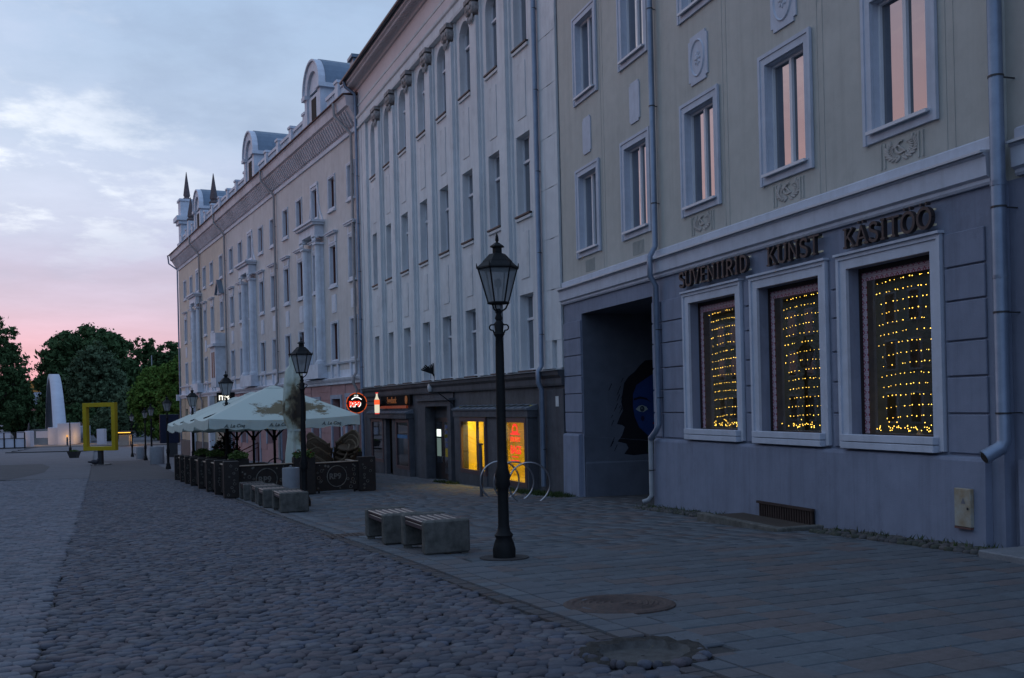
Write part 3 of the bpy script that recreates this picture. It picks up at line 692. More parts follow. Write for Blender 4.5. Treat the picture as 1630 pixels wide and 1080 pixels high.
# shop windows
folk = bpy.data.materials.new('embroidered_band'); folk.use_nodes = True; T = folk.node_tree; Pn = T.nodes['Principled BSDF']
tc_ = T.nodes.new('ShaderNodeTexCoord'); sp = T.nodes.new('ShaderNodeSeparateXYZ'); T.links.new(tc_.outputs['Object'], sp.inputs[0])
def tm(op, a, b=None):
    n = T.nodes.new('ShaderNodeMath'); n.operation = op
    for i, v in enumerate((a, b)):
        if v is None: continue
        if isinstance(v, (int, float)): n.inputs[i].default_value = v
        else: T.links.new(v, n.inputs[i])
    return n.outputs[0]
def pp(s, per): return tm('ABSOLUTE', tm('SUBTRACT', tm('FRACT', tm('DIVIDE', s, per)), .5))
dd = tm('ADD', pp(sp.outputs[0], .11), pp(sp.outputs[2], .11)); d2 = tm('ADD', pp(sp.outputs[0], .0275), pp(sp.outputs[2], .0275))
msk = tm('MAXIMUM', tm('MULTIPLY', tm('LESS_THAN', dd, .36), tm('GREATER_THAN', dd, .16)), tm('LESS_THAN', d2, .3))
mxn = T.nodes.new('ShaderNodeMix'); mxn.data_type = 'RGBA'; mxn.inputs[6].default_value = (.50, .42, .46, 1); mxn.inputs[7].default_value = (.27, .025, .07, 1)
T.links.new(msk, mxn.inputs[0]); T.links.new(mxn.outputs[2], Pn.inputs['Base Color']); Pn.inputs['Roughness'].default_value = .8
bulbm = emat('warm_bulb', (1.0, .58, .08), 6.0); goods = [mat('goods_%d' % i, c) for i, c in enumerate([(.25, .05, .05), (.3, .27, .22), (.1, .14, .2), (.28, .2, .1), (.12, .18, .1), (.35, .33, .33)])]
glow_l = []
for wi, c in enumerate(SW):
    z0, z1, hw = .96, 3.42, .88
    cs = MB()
    tr = .20
    for (x0, x1, za, zb) in ((-hw-tr, -hw, .80, z1+tr), (hw, hw+tr, .80, z1+tr), (-hw, hw, z1, z1+tr)):
        cs.box(c+x0, c+x1, .002, .05, za, zb)
    cs.box(c-hw-tr-.01, c-hw-tr+.05, .03, .075, .80, z1+tr); cs.box(c+hw+tr-.05, c+hw+tr+.01, .03, .075, .80, z1+tr)
    cs.box(c-hw-tr+.05, c+hw+tr-.05, .03, .072, z1+.14, z1+tr); cs.box(c-hw-tr-.03, c+hw+tr+.03, .002, .11, z1+tr, z1+tr+.035)
    win = cs.build('shop_window', trim1, b1)
    sl_ = MB(); sl_.cbox(c-hw-.10, c+hw+.10, .004, .15, .78, .875, .006); sl_.cbox(c-hw-.10, c+hw+.10, .004, .15, .885, .985, .006); sl_.build('sill', trim1, win)
    fr = MB(); y0 = -.22
    fr.box(c-hw, c-hw+.045, y0, y0+.05, z0, z1); fr.box(c+hw-.045, c+hw, y0, y0+.05, z0, z1); fr.box(c-hw+.045, c+hw-.045, y0, y0+.05, z1-.07, z1); fr.box(c-hw+.045, c+hw-.045, y0, y0+.05, z0, z0+.03)
    fr.build('frame', mat('dark_shop_frame', (.03, .018, .02), .6), win)
    fb = MB(); fb.box(-.835, -.735, -.202, -.196, z0+.03, z1-.07); fb.box(.735, .835, -.202, -.196, z0+.03, z1-.07); fb.box(-.735, .735, -.202, -.196, z1-.19, z1-.07)
    fb.build('embroidered_band', folk, win, loc=(c, 0, 0))
    MB().quad((c-hw+.045, -.205, z0+.03), (c-hw+.045, -.205, z1-.07), (c+hw-.045, -.205, z1-.07), (c+hw-.045, -.205, z0+.03)).build('pane', shopglass, win)
    # room behind
    rm = MB(); x0, x1, yb = c-hw-.25, c+hw+.25, -1.9
    rm.quad((x0, yb, z0-.1), (x1, yb, z0-.1), (x1, yb, z1+.1), (x0, yb, z1+.1)); rm.quad((x0, -.24, z0-.1), (x0, yb, z0-.1), (x0, yb, z1+.1), (x0, -.3, z1+.1)); rm.quad((x1, -.3, z0-.1), (x1, -.3, z1+.1), (x1, yb, z1+.1), (x1, yb, z0-.1))
    rm.quad((x0, -.3, z1+.1), (x0, yb, z1+.1), (x1, yb, z1+.1), (x1, -.3, z1+.1)); rm.quad((x0, -.3, z0-.1), (x1, -.3, z0-.1), (x1, yb, z0-.1), (x0, yb, z0-.1))
    rm.build('shop_interior', mat('shop_room', (.24, .26, .20), .9, nscale=2, var=.3), win)
    # shelves and goods
    dn = ['right', 'middle', 'left'][wi]
    sh = MB()
    for z in (1.35, 1.95, 2.5): sh.box(c-.8, c+.8, -1.55, -1.15, z, z+.03)
    sh.box(c-.82, c-.79, -1.55, -1.15, .9, 2.9); sh.box(c+.79, c+.82, -1.55, -1.15, .9, 2.9)
    tag(sh.build('display_shelf', mat('shelf_wood', (.2, .13, .07)), None), 'wooden display shelf inside the %s shop window' % dn, 'shelf').matrix_world = b1.matrix_basis
    for q in range(9):
        zz = (1.381, .90, 1.981, 2.531)[(q+wi) % 4]; xx = c-.7+q*.17; hh = random.uniform(.12, .3); g = MB()
        g.lathe([(.05, 0), (.055, hh*.5), (.03, hh*.8), (.035, hh)] if q % 2 else [(.06, 0), (.06, hh*.6), (.045, hh*.7), (.045, hh)], 8 if q % 3 else 4)
        o_ = g.build('souvenir', goods[q % 6], None); o_.matrix_world = b1.matrix_basis @ Matrix.Translation((xx, -1.3 if zz > 1 else -.6, zz))
        tag(o_, '%s %s souvenir, %s, %s shop window, %s' % (['red', 'beige', 'slate blue', 'tan', 'green', 'pale grey'][q % 6], 'square' if q % 3 == 0 else 'rounded', {1.381: 'lowest shelf', .90: 'floor', 1.981: 'middle shelf', 2.531: 'top shelf'}[zz], dn, ['right end', 'centre', 'left end'][q//3]), 'souvenir', 'souvenirs in the %s shop window' % dn)
    # light curtain: thirteen wires with bulbs
    sg = thing('string_lights', 'curtain of warm fairy lights hung in rows inside the %s shop window' % dn, 'string lights', group='fairy light curtains in the shop windows'); sg.matrix_world = b1.matrix_basis
    for row in range(14):
        zr = 3.17-row*.150; wr = MB(); bl = MB(); tilt_ = random.uniform(-.03, .03); xs = c+.66-random.uniform(0, .09)-row*.010; pts = []
        for q in range(15):
            f = q/14; X = xs-f*1.34; Zr = zr+.035*math.sin(PI*f)+tilt_*(f-.5)+random.uniform(-.006, .006)
            pts.append((X, -.30, Zr))
            if random.random() > .06:
                bx = X+random.uniform(-.03, .03); r_ = .0082*random.uniform(.65, 1.2); bl.add([(bx+r_*1.3, -.30, Zr), (bx, -.30+r_, Zr), (bx-r_*1.3, -.30, Zr), (bx, -.30-r_, Zr), (bx, -.30, Zr+r_), (bx, -.30, Zr-r_)],
                       [(0, 1, 4), (1, 2, 4), (2, 3, 4), (3, 0, 4), (1, 0, 5), (2, 1, 5), (3, 2, 5), (0, 3, 5)])
        wr.tube(pts, .0016, 3); wo = wr.build('wire', darkmetal, sg); kind(bl.build('bulbs', bulbm, wo), 'stuff')
    bl = MB()
    for q in range(46):
        bx = c+random.uniform(-.62, .75); Zr = z0+.07+abs(random.gauss(0, .06)); by = random.uniform(-.6, -.27); r_ = .0092
        bl.add([(bx+r_, by, Zr), (bx, by+r_, Zr), (bx-r_, by, Zr), (bx, by-r_, Zr), (bx, by, Zr+r_), (bx, by, Zr-r_)], [(0, 1, 4), (1, 2, 4), (2, 3, 4), (3, 0, 4), (1, 0, 5), (2, 1, 5), (3, 2, 5), (0, 3, 5)])
    kind(bl.build('loose_bulbs', bulbm, sg), 'stuff')
# sign letters
def arcp(cx_, cz_, rx, rz_, a0, a1, n=12): return [(cx_+rx*math.cos(a0+(a1-a0)*i/n), cz_+rz_*math.sin(a0+(a1-a0)*i/n)) for i in range(n+1)]
def glyph(ch):
    S = lambda x, z: [(x-.11, z), (x+.11, z)]
    if ch == 'I': return [[(.2, 0), (.2, 1)], S(.2, 0), S(.2, 1)], .4
    if ch == 'T': return [[(.33, 0), (.33, 1)], [(.02, .97), (.64, .97)], S(.33, 0)], .66
    if ch == 'K': return [[(.15, 0), (.15, 1)], [(.16, .42), (.56, 1)], [(.28, .60), (.62, 0)], S(.15, 0), S(.15, 1), S(.58, 0)], .72
    if ch == 'N': return [[(.13, 0), (.13, 1)], [(.13, .98), (.59, .02)], [(.59, 0), (.59, 1)], S(.13, 0), S(.59, 1)], .74
    if ch == 'V': return [[(.08, 1), (.33, .02)], [(.33, .02), (.58, 1)], S(.08, 1), S(.58, 1)], .66
    if ch == 'U': return [[(.12, 1)]+arcp(.34, .26, .22, .25, PI, 2*PI)+[(.56, 1)], S(.12, 1), S(.56, 1)], .7
    if ch == 'E': return [[(.14, 0), (.14, 1)], [(.14, .97), (.5, .97)], [(.14, .5), (.44, .5)], [(.14, .03), (.52, .03)]], .58
    if ch == 'R': return [[(.14, 0), (.14, 1)], [(.14, .97), (.3, .97)]+arcp(.3, .72, .2, .25, PI/2, -PI/2)+[(.14, .47)], [(.3, .46), (.56, 0)], S(.14, 0)], .64
    if ch == 'D': return [[(.14, 0), (.14, 1)], [(.14, .97), (.26, .97)]+arcp(.26, .5, .32, .47, PI/2, -PI/2)+[(.14, .03)]], .66
    if ch == 'S': return [[(.50, .80)]+arcp(.29, .75, .19, .22, .3, PI*1.25, 9)+arcp(.29, .25, .21, .24, PI*.35, -PI*.92, 10)], .58
    if ch in 'ÖO':
        g = [arcp(.38, .5, .30, .49, 0, 2*PI, 20)]
        if ch == 'Ö': g += [[(.24, 1.12), (.24, 1.26)], [(.50, 1.12), (.50, 1.26)]]
        return g, .76
    if ch in 'ÄA':
        g = [[(.06, 0), (.32, 1)], [(.32, 1), (.6, 0)], [(.15, .33), (.50, .33)], S(.06, 0), S(.6, 0)]
        if ch == 'Ä': g += [[(.20, 1.12), (.20, 1.26)], [(.44, 1.12), (.44, 1.26)]]
        return g, .68
def sign(word, s_left, s_right, z, h, lab):
    r = thing('shop_sign', lab, 'sign'); r.matrix_world = b1.matrix_basis
    gl = [glyph(c) for c in word]; tot = sum(g[1] for g in gl); sc_ = (s_left-s_right)/tot; x = 0
    for (st, adv) in gl:
        m_ = MB()
        for i, pl in enumerate(st):
            m_.ribbon([(s_left-(x+p[0])*sc_, z+p[1]*h) for p in pl],   .042 if i == 0 or len(pl) > 2 else .028, .085+i*.0015, .150+i*.0015)
        m_.build('letter', letterm, r); x += adv
    for zz in (z+.03, z+h-.035): MB().box(s_right+.02, s_left-.02, .06, .082, zz-.013, zz+.013).build('rail', brasspale, r)
    pg = MB()
    for f in (.08, .36, .64, .92):
        for zz in (z+.03, z+h-.035): pg.box(s_left+(s_right-s_left)*f-.006, s_left+(s_right-s_left)*f+.006, .002, .062, zz-.006, zz+.006)
    pg.build('bracket', darkmetal, r)
sign('SUVENIIRID', 11.26, 8.70, 3.735, .285, 'dark serif lettering SUVENIIRID on pale rails above the left shop window')
sign('KUNST', 8.12, 6.64, 3.735, .285, 'dark serif lettering KUNST on pale rails above the middle shop window')
sign('KÄSITÖÖ', 6.07, 4.21, 3.71, .265, 'dark serif lettering KÄSITÖÖ on pale rails above the right shop window')
# downpipes (things of their own would move with the wall: they are parts)
def pipe(root, pts, r, m, brk, yb=0, n=12):
    o_ = MB().tube(pts, r, n).build('downpipe', m, root, True)
    b_ = MB()
    for (s_, z, y) in brk: b_.box(s_-.008, s_+.008, yb+.002, y-r*.9, z-.008, z+.008); b_.lathe([(r+.001, -.011), (r+.007, -.011), (r+.007, .011), (r+.001, .011)], 14, (s_, y, z))
    b_.build('bracket', darkmetal, o_)
    return o_
pipe(b1, [(3.12, .12, 14), (3.12, .12, .98), (3.13, .16, .89), (3.19, .36, .78)], .085, pipem, [(3.12, z, .12) for z in (1.3, 2.5, 3.75, 5.3, 7.0, 9.0)], -.16)
MB().tube([(3.188, .352, .7825), (3.1915, .362, .7775)], .072, 12).build('pipe_mouth', darkint, b1); MB().tube([(3.12, .12, 4.0), (3.12, .12, 4.06)], .094).tube([(3.12, .12, 2.9), (3.12, .12, 2.94)], .092).build('pipe_collar', pipem, b1, True)
pipe(b1, [(12.30, .12, 14), (12.30, .12, 4.72), (12.30, .25, 4.5), (12.30, .25, 4.1), (12.30, .13, 3.9), (12.30, .13, 1.05), (12.34, .19, .9), (12.52, .22, .76)], .06, pipem, [(12.3, z, .12) for z in (1.6, 3.0, 5.6, 7.6, 9.6)])
pipe(b1, [(12.56, .2, .80), (12.56, .2, -.42), (12.60, .26, -.52), (12.66, .36, -.56)], .05, pipelight, [(12.56, .1, .2)])
# vent grille and its kerb, meter box, wall plaque, step
vg = thing('basement_grille', 'rusty brown slatted basement grille at the foot of the blue-grey wall', 'grille'); vg.matrix_world = b1.matrix_basis
MB().box(6.95, 8.50, .131, .145, -.62, -.20).build('backing', mat('grille_backing', (.012, .01, .01)), vg)
for q in range(22): MB().box(6.97+q*.07, 7.005+q*.07, .145, .175, -.60, -.23).build('slat', mat('rusty_slat', (.045, .03, .026), .8), vg)
MB().box(6.93, 8.54, .14, .19, -.23, -.19).build('top_bar', mat('rusty_slat', (.045, .03, .026)), vg)
kb = thing('well_cover', 'low concrete kerb and brown mesh cover in front of the basement grille', 'cover'); kb.matrix_world = b1.matrix_basis
o_ = MB().box(6.75, 8.95, .20, .88, -.70, -.435).build('cover', mat('brown_mesh', (.07, .055, .045), .9, bump=.8, bscale=120), kb)
MB().cbox(6.6, 9.1, .88, 1.02, -.8, -.40, .015).cbox(6.6, 6.745, .2, .878, -.8, -.40, .015).build('kerb', concrete, kb)
mbx = thing('meter_box', 'pale rust-stained metal meter box on the blue-grey wall near the right downpipe', 'meter box'); mbx.matrix_world = b1.matrix_basis
MB().cbox(3.64, 3.92, .105, .165, -.12, .36, .008).build('door', mat('meter_door', (.36, .37, .33), .6, col2=(.28, .22, .14), nscale=5, var=.15), mbx)
MB().box(3.645, 3.915, .118, .168, -.145, -.121).build('rusty_edge', rusty, mbx); MB().box(3.675, 3.69, .165, .18, .10, .13).build('lock', darkmetal, mbx)
MB().add([(3.72, .1665, .17), (3.80, .1665, .17), (3.76, .1665, .25)], [(0, 1, 2)]).build('warning_mark', mat('faded_mark', (.16, .16, .18)), mbx)
pq = thing('address_plaque', 'small white plaque on the recessed wall right of the thick downpipe', 'plaque'); pq.matrix_world = b1.matrix_basis
MB().box(2.62, 2.96, -.12, -.105, 2.80, 3.0).build('plate', mat('plaque_white', (.6, .62, .62)), pq)
text_mesh('R', .15, mat('plaque_red', (.3, .05, .05)), pq, (2.92, -.103, 2.84), (PI/2, 0, PI))
st = thing('doorstep', 'grey granite doorstep at the lower right edge of the picture', 'step'); st.matrix_world = b1.matrix_basis
MB().cbox(.6, 2.90, -.05, .75, -.5, -.25, .015).build('slab', mat('granite', (.2, .21, .22), .7, col2=(.15, .155, .17), nscale=40), st)
MB().box(.5, 2.94, -.05, .71, -.8, -.50).build('base', concrete, st)
MB().cbox(1.7, 2.2, .1, .5, -.248, -.08, .015).build('upper_slab', mat('granite', (.2, .21, .22)), st)
# cobbled gutter strip along foot of wall
gp = MB(); 
gs = bpy.data.objects.new('gutter_cobbles', None); 
P_ = []
M1 = b1.matrix_basis
for q in np.arange(3.0, 12.7, .13):
    if 6.5 < q < 9.15: continue
    for r_ in range(4):
        v = M1 @ Vector((q+random.uniform(-.03, .03), .19+r_*.125+random.uniform(-.02, .02), 0)); P_.append((v.x, v.y))
P_ = np.array(P_); n = len(P_); tpl = stone_tpl(.2, 8, .5, 3)
V, F = scatter(*tpl, P_, rng.uniform(0, 3, n), np.stack([rng.uniform(.11, .17, n), rng.uniform(.09, .14, n), np.full(n, .035)], -1), rng.uniform(.012, .03, n), rng.uniform(-.15, .15, (n, 2)))
gut = strip('gutter_bed', mat('mossy_soil', (.03, .035, .02), .95, bump=.5), lambda Y: 6.9023-.306*((Y-9)/.952)-.62, lambda Y: 6.9023-.306*((Y-9)/.952)+.1, [11.6, 12.5, 14, 16, 18, 20, 21], .012, 2)
kind(npmesh('gutter_cobbles', V, F, mat('gutter_stone', (1, 1, 1), .8, bump=.4, nscale=12, island=[(.075, .075, .07), (.10, .09, .085), (.06, .065, .05), (.085, .08, .08)]), gut, True), 'stuff')
strip('passage_paving', mat('passage_paving', (.07, .07, .075), .9, bump=.5, bscale=20, nscale=6), lambda Y: 6.9023-.3065*((Y-9)/.952)-.1, lambda Y: 6.9023-.3065*((Y-9)/.952)+9.5, [20.4, 22, 24, 25.6, 27], .014, 2)

# ================================================================== building 2 (grey-white, eight bays)
P12 = (1.3812, 26.1484)
b2 = facade('pilaster_building', 'tall grey-white building with pilasters, arched top windows and dark ground storey', P12, K2)
B2 = [2.56, 4.83, 7.31, 9.76, 12.21, 14.83, 17.19, 19.50]
FL = [(2.50, 4.66), (6.93, 9.2), (11.72, 14.12)]
ops = [(c-.5, c+.5, a_, b_2, (k == 2 and i > 0), .27) for i, c in enumerate(B2) for k, (a_, b_2) in enumerate(FL)]
mw = wall(0.0, 22.2, 2.42, 16.3, ops, y=-.06); shell(mw, 0, 22.2, 2.42, 16.3, 11); mw.build('wall', f2wall, b2)
for k, (a_, b_2) in enumerate(FL):
    h = b_2-a_
    wp = make_window(b2, 1.0, h, 0, .27, None, whiteframe, glassf2, (B2[0], -.06, a_), cols=2, transom=h*.68, sill=False, bar=.05)
    MB().box(-.55, .55, -.18, .09, -.06, -.012).build('sill', mat('dark_sill', (.05, .04, .04), .6), wp); MB().box(-.56, .56, .0, .06, -.16, -.08).build('sill_moulding', f2wall, wp)
    for i, c in enumerate(B2[1:]): dup(wp, b2, (c, -.06, a_))
    if k < 2:
        MB().box(-.30, .30, -.058, -.04, b_2+.45, FL[k+1][0]-.5).build('spandrel_panel', f2wall, b2, loc=(B2[0], 0, 0))
        sp0 = b2.children[-1] if False else None
for k in range(2):
    me = [o for o in bpy.data.objects if o.name.startswith('spandrel_panel')][k].data
    for c in B2[1:]: q = bpy.data.objects.new('spandrel_panel', me); link(q, b2); q.location = (c, 0, 0)
mids = [(B2[i]+B2[i+1])/2 for i in range(7)]
for i, c in enumerate(mids):
    p = MB(); hw = .30
    p.box(c-hw, c+hw, -.058, .10, 2.46, 14.36 if i == 0 else 13.75); p.box(c-hw-.13, c-hw-.002, -.058, .0, 2.46, 14.36); p.box(c+hw+.002, c+hw+.13, -.058, .0, 2.46, 14.36)
    p.build('pilaster', f2wall, b2)
    if i == 0: continue
    cp = MB(); yb = .10
    cp.box(c-.36, c+.36, -.057, .26, 14.22, 14.36)
    for sg_ in (-1, 1):
        cp.lathe([(.05, -.13), (.17, -.13), (.20, -.09), (.20, .11), (.17, .14), (.07, .14), (.07, .17)], 12).xf(Matrix.Translation((c+sg_*.17, .09, 14.03)) @ Matrix.Rotation(-PI/2, 4, 'X'), len(cp.v)-7*12)
    for q in range(4): cp.ell((c-.18+q*.12, .17, 13.74-(.06 if q in (1, 2) else 0)), (.05, .04, .13), 6, 4)
    cp.ell((c, .22, 14.05), (.09, .05, .11), 8, 5)
    cp.build('capital', mat('weathered_capital', (.36, .34, .33), .95, col2=(.16, .15, .15), nscale=9, var=.2), b2, True)
for a_, b_2 in ((.0, .30), (.62, 1.55), (20.5, 21.2), (21.3, 22.2)): MB().box(a_, b_2, -.058, .05, 2.46, 14.36).build('pilaster', f2wall, b2)
# block joints on the plain end strip
for z in np.arange(3.2, 14, 1.35): MB().box(0.0, 1.56, .0505, .058, z, z+1.33).build('stone_block', f2wall, b2)
profile(b2, f2wall, [(-.057, 14.36), (.13, 14.36), (.15, 14.45), (.10, 14.5), (.10, 14.78), (.16, 14.82), (.18, 14.9), (-.057, 14.94)], -.02, 22.24, 'architrave')
profile(b2, f2wall, [(-.057, 15.42), (.05, 15.42), (.07, 15.5), (-.057, 15.53)], -.01, 22.22, 'string_course')
f2f = mat('frieze_render', (.60, .54, .54), .9, nscale=2, var=.05)
MB().box(0, 22.2, -.056, .03, 14.945, 15.415).box(0, 22.2, -.056, .02, 15.535, 16.2).build('frieze', f2f, b2)
profile(b2, f2f, [(-.057, 16.2), (.10, 16.2), (.14, 16.28), (.50, 16.42), (.56, 16.44), (.56, 16.62), (-.057, 16.62)], -.02, 22.25, 'cornice')
ms_ = MB()
for q in range(150):
    s_ = .1+q*.148; ms_.box(s_, s_+.08, .17, .48, 16.30+.0, 16.405)
kind(ms_.build('soffit_slats', f2f, b2), 'stuff')
MB().prism([(.70, 16.60), (.72, 16.68), (-4, 19.2), (-10.9, 16.7), (-10.9, 16.6)], -.1, 22.45, 'x').build('roof', roofdark, b2)
MB().tube([(-.1, .68, 16.60), (22.4, .68, 16.60)], .075, 8).build('gutter', roofdark, b2, True)
MB().box(21.6, 22.3, -.35, .25, 16.9, 17.6).box(21.5, 22.4, -.45, .35, 17.6, 17.75).build('roof_hatch', roofblue, b2)
pipe(b2, [(1.12, .16, 16.5), (1.12, .16, 2.55), (1.12, .26, 2.4), (1.12, .26, 2.1), (1.12, .17, 1.9), (1.12, .17, -.7)], .07, pipem, [(1.12, z, .15) for z in (.3, 3.4, 5.6, 7.8, 10.0, 12.2)], 0)
pipe(b2, [(21.9, .66, 16.55), (21.9, .58, 16.3), (21.8, .2, 16.0), (21.8, .16, 15.8), (21.8, .16, -1.0)], .075, pipem, [(21.8, z, .15) for z in (3.4, 5.6, 7.8, 10.0, 12.2)], 0)
# dark ground storey
zb = -1.7
g_ops = [(9.35, 11.95, zb, 1.52, False, .24), (2.0, 7.8, -.72, 1.06, False, .05), (14.0, 20.1, zb, 1.1, False, .05)]
gw = wall(0, 22.2, zb, 2.0, g_ops); shell(gw, 0, 22.2, zb, 2.42, 11)
gw.quad((0, -.2, 2.41), (22.2, -.2, 2.41), (22.2, 0.0, 2.41), (0, 0, 2.41)); gw.build('ground_storey_wall', f2base, b2)
profile(b2, f2base, [(0.003, 2.0), (.08, 2.0), (.10, 2.06), (.10, 2.20), (.18, 2.28), (.20, 2.38), (0.003, 2.41)], -.02, 22.22, 'ground_storey_cornice')
profile(b2, pipelight, [(-.05, 2.413), (.24, 2.395), (.245, 2.41), (-.05, 2.44)], -.03, 22.24, 'metal_flashing')
MB().cbox(0, 1.5, .003, .05, zb, 1.9, .01).build('corner_pier', f2base, b2)
lintel = mat('canopy_metal', (.20, .23, .27), .5, metal=.3, col2=(.14, .16, .19))
def canopy(s0, s1, z):
    c = MB().prism([(.30, z), (.34, z), (.36, z+.05), (.0, z+.17), (.003, z)], s0, s1, 'x').build('canopy', lintel, b2)
    k = MB()
    for q in np.arange(s0+.35, s1, .55): k.box(q-.012, q+.012, .02, .515, z+.05, z+.19)
    k = MB(); 
    for q in np.arange(s0+.35, s1, .55): k.prism([(.36, z+.052), (.355, z+.075), (.02, z+.192), (.02, z+.165)], q-.012, q+.012, 'x')
    k.build('seam', lintel, c)
    MB().box(s0+.02, s1-.02, .003, .31, z-.20, z-.002).build('canopy_beam', f2base, c)
# bag shop bay
canopy(1.80, 8.30, 1.36)
bay = [(1.86, 1.97, .29), (4.10, 5.20, .24), (7.67, 8.2, .29)]
for a_, b_2, y_ in bay: MB().box(a_, b_2, .004, y_, zb, 1.155).build('bay_pier', f2base, b2)
fr2 = mat('shop_frame_plum', (.085, .055, .06), .6)
def shopwin(s0, s1, z0, z1, y=.30, cols=1):
    f = MB(); t = .13
    f.box(s0, s0+t, y-.08, y, z0, z1); f.box(s1-t, s1, y-.08, y, z0, z1); f.box(s0+t, s1-t, y-.08, y, z1-t, z1); f.box(s0+t, s1-t, y-.08, y, z0, z0+t)
    w_ = f.build('shop_window', fr2, b2); MB().quad((s0+t, y-.04, z0+t), (s0+t, y-.04, z1-t), (s1-t, y-.04, z1-t), (s1-t, y-.04, z0+t)).build('pane', shopglass, w_)
    MB().box(s0-.02, s1+.02, .004, y-.005, zb, z0-.004).build('apron', f2base, w_); return w_
wA = shopwin(5.22, 7.65, -.66, 1.14); wB = shopwin(1.99, 4.08, -.80, 1.14)
MB().box(6.05, 6.13, .2, .27, -.53, 1.01).build('mullion', fr2, wA)
room = MB(); x0, x1, yb, za, zc = 1.9, 7.9, -1.6, -.85, 1.5
room.quad((x0, yb, za), (x1, yb, za), (x1, yb, zc), (x0, yb, zc)); room.quad((x0, .2, za), (x0, yb, za), (x0, yb, zc), (x0, .2, zc)); room.quad((x1, .2, za), (x1, .2, zc), (x1, yb, zc), (x1, yb, za))
room.quad((x0, .2, zc), (x0, yb, zc), (x1, yb, zc), (x1, .2, zc)); room.quad((x0, .2, za), (x1, .2, za), (x1, yb, za), (x0, yb, za)); room.build('shop_interior', warmwall, b2)
MB().box(5.75, 5.95, -.6, -.4, -.84, 1.49).build('interior_post', mat('post_dark', (.03, .02, .015)), b2)
def lamp_area(name, root, loc, rot, size, energy, col):
    l = bpy.data.lights.new(name, 'AREA'); l.shape = 'RECTANGLE'; l.size, l.size_y = size; l.energy = energy; l.color = col
    o_ = bpy.data.objects.new(name, l); link(o_, root); o_.location = loc; o_.rotation_euler = rot; return o_
lamp_area('shop_lamp', b2, (6.4, -.35, 1.40), (.75, 0, 0), (2.2, .3), 115, (1, .66, .10))
lamp_area('shop_lamp', b2, (3.0, -.35, 1.40), (.75, 0, 0), (1.6, .3), 80, (1, .64, .09))
neon = emat('red_neon_letters', (1.0, .04, .02), 1.0)
sg2 = thing('bag_shop_lettering', 'red TRENDY BAGS lettering with handbag outline on the yellow-lit shop window', 'sign'); sg2.matrix_world = b2.matrix_basis
RZ = (PI/2, 0, PI)
text_mesh('TRENDY', .205, neon, sg2, (3.27, .268, .46), RZ); text_mesh('BAGS', .33, neon, sg2, (3.24, .268, .12), RZ, offset=.006); text_mesh('& ACCESSORIES', .085, neon, sg2, (3.20, .268, -.12), RZ)
hb = MB(); hb.ribbon([(3.98, .68), (3.28, .68)], .05, .266, .274); hb.ribbon([(3.82, .70), (3.80, .86), (3.72, .94), (3.54, .94), (3.46, .86), (3.44, .70)], .07, .2665, .2735); hb.ribbon([(3.78, .73), (3.48, .73)], .07, .267, .273)
hb.ribbon([(3.88, .03), (3.40, .03)], .03, .266, .274); hb.xf(Matrix.Translation((-.76, 0, 0))).build('emblem', neon, sg2)
# goods in the window
bagc = [mat('bag_%d' % i, c) for i, c in enumerate([(.35, .2, .05), (.12, .05, .02), (.5, .4, .2), (.05, .03, .02)])]
for q, (s_, z_) in enumerate([(6.2, -.68), (6.4, -.3), (6.2, .1), (6.45, -.68), (2.95, -.78), (3.15, -.5), (2.95, -.25), (3.3, -.78), (3.0, .0), (7.9, -.68)]):
    hh = random.uniform(.16, .26); m_ = MB(); m_.prism([(-.11, 0), (.11, 0), (.085, hh), (-.085, hh)], -.05, .05); m_.tube([(-.05, 0, hh), (-.04, 0, hh+.09), (.04, 0, hh+.09), (.05, 0, hh)], .01, 5)
    o_ = m_.build('handbag', bagc[q % 4], None); o_.matrix_world = b2.matrix_basis @ Matrix.Translation((s_-.72, -.02-.25*(q % 2), z_+.02))
    tag(o_, ['tan handbag on the floor of the first yellow window, right corner', 'dark brown handbag on a low stand in the first yellow window', 'cream handbag on the upper stand in the first yellow window', 'black handbag on the floor of the first yellow window', 'tan handbag on the floor below the BAGS lettering, right corner', 'dark brown handbag on the low stand below the BAGS lettering', 'cream handbag on the middle stand by the BAGS lettering', 'black handbag on the floor below the BAGS lettering', 'tan handbag on the upper stand beside the BAGS lettering', 'dark brown handbag alone at the left end of the first yellow window'][q], 'handbag', 'handbags in the lit shop windows')
    if z_ > -.6: MB().box(-.14, .14, -.12, .12, -.02, 0).build('stand', mat('glass_shelf', (.3, .3, .25)), o_)
# portal and door
pt = MB()
for a_, b_2 in ((9.0, 9.35), (11.95, 12.9)): pt.box(a_, b_2, .004, .16, zb, 1.52)
pt.box(9.0, 12.9, .004, .16, 1.521, 1.72); pt.box(8.9, 13.0, .004, .24, 1.725, 1.80); pt.build('portal', f2base, b2)
MB().quad((8.9, .02, 1.803), (13.0, .02, 1.803), (13.0, .24, 1.803), (8.9, .24, 1.803)).build('portal_flashing', pipelight, b2)
MB().box(9.35, 11.95, -.27, -.24, zb, 1.52).build('door_recess', f2base, b2)
dr = MB(); dr.box(9.4, 11.85, -.235, -.18, -1.25, 1.1); d_ = dr.build('door', mat('black_door', (.015, .015, .017), .4), b2)
MB().box(11.05, 11.62, -.179, -.172, -.55, .95).build('glazing', glassdim, d_); MB().box(9.95, 10.7, -.179, -.172, -.9, .95).build('glazing', glassdim, d_)
MB().box(11.12, 11.58, -.170, -.162, .42, .68).build('lit_notice', emat('lit_white', (.85, 1, .92), 1.5), d_); MB().box(11.12, 11.58, -.170, -.162, -.30, .36).build('lit_glass', emat('dim_green_light', (.35, .5, .45), .28), d_)
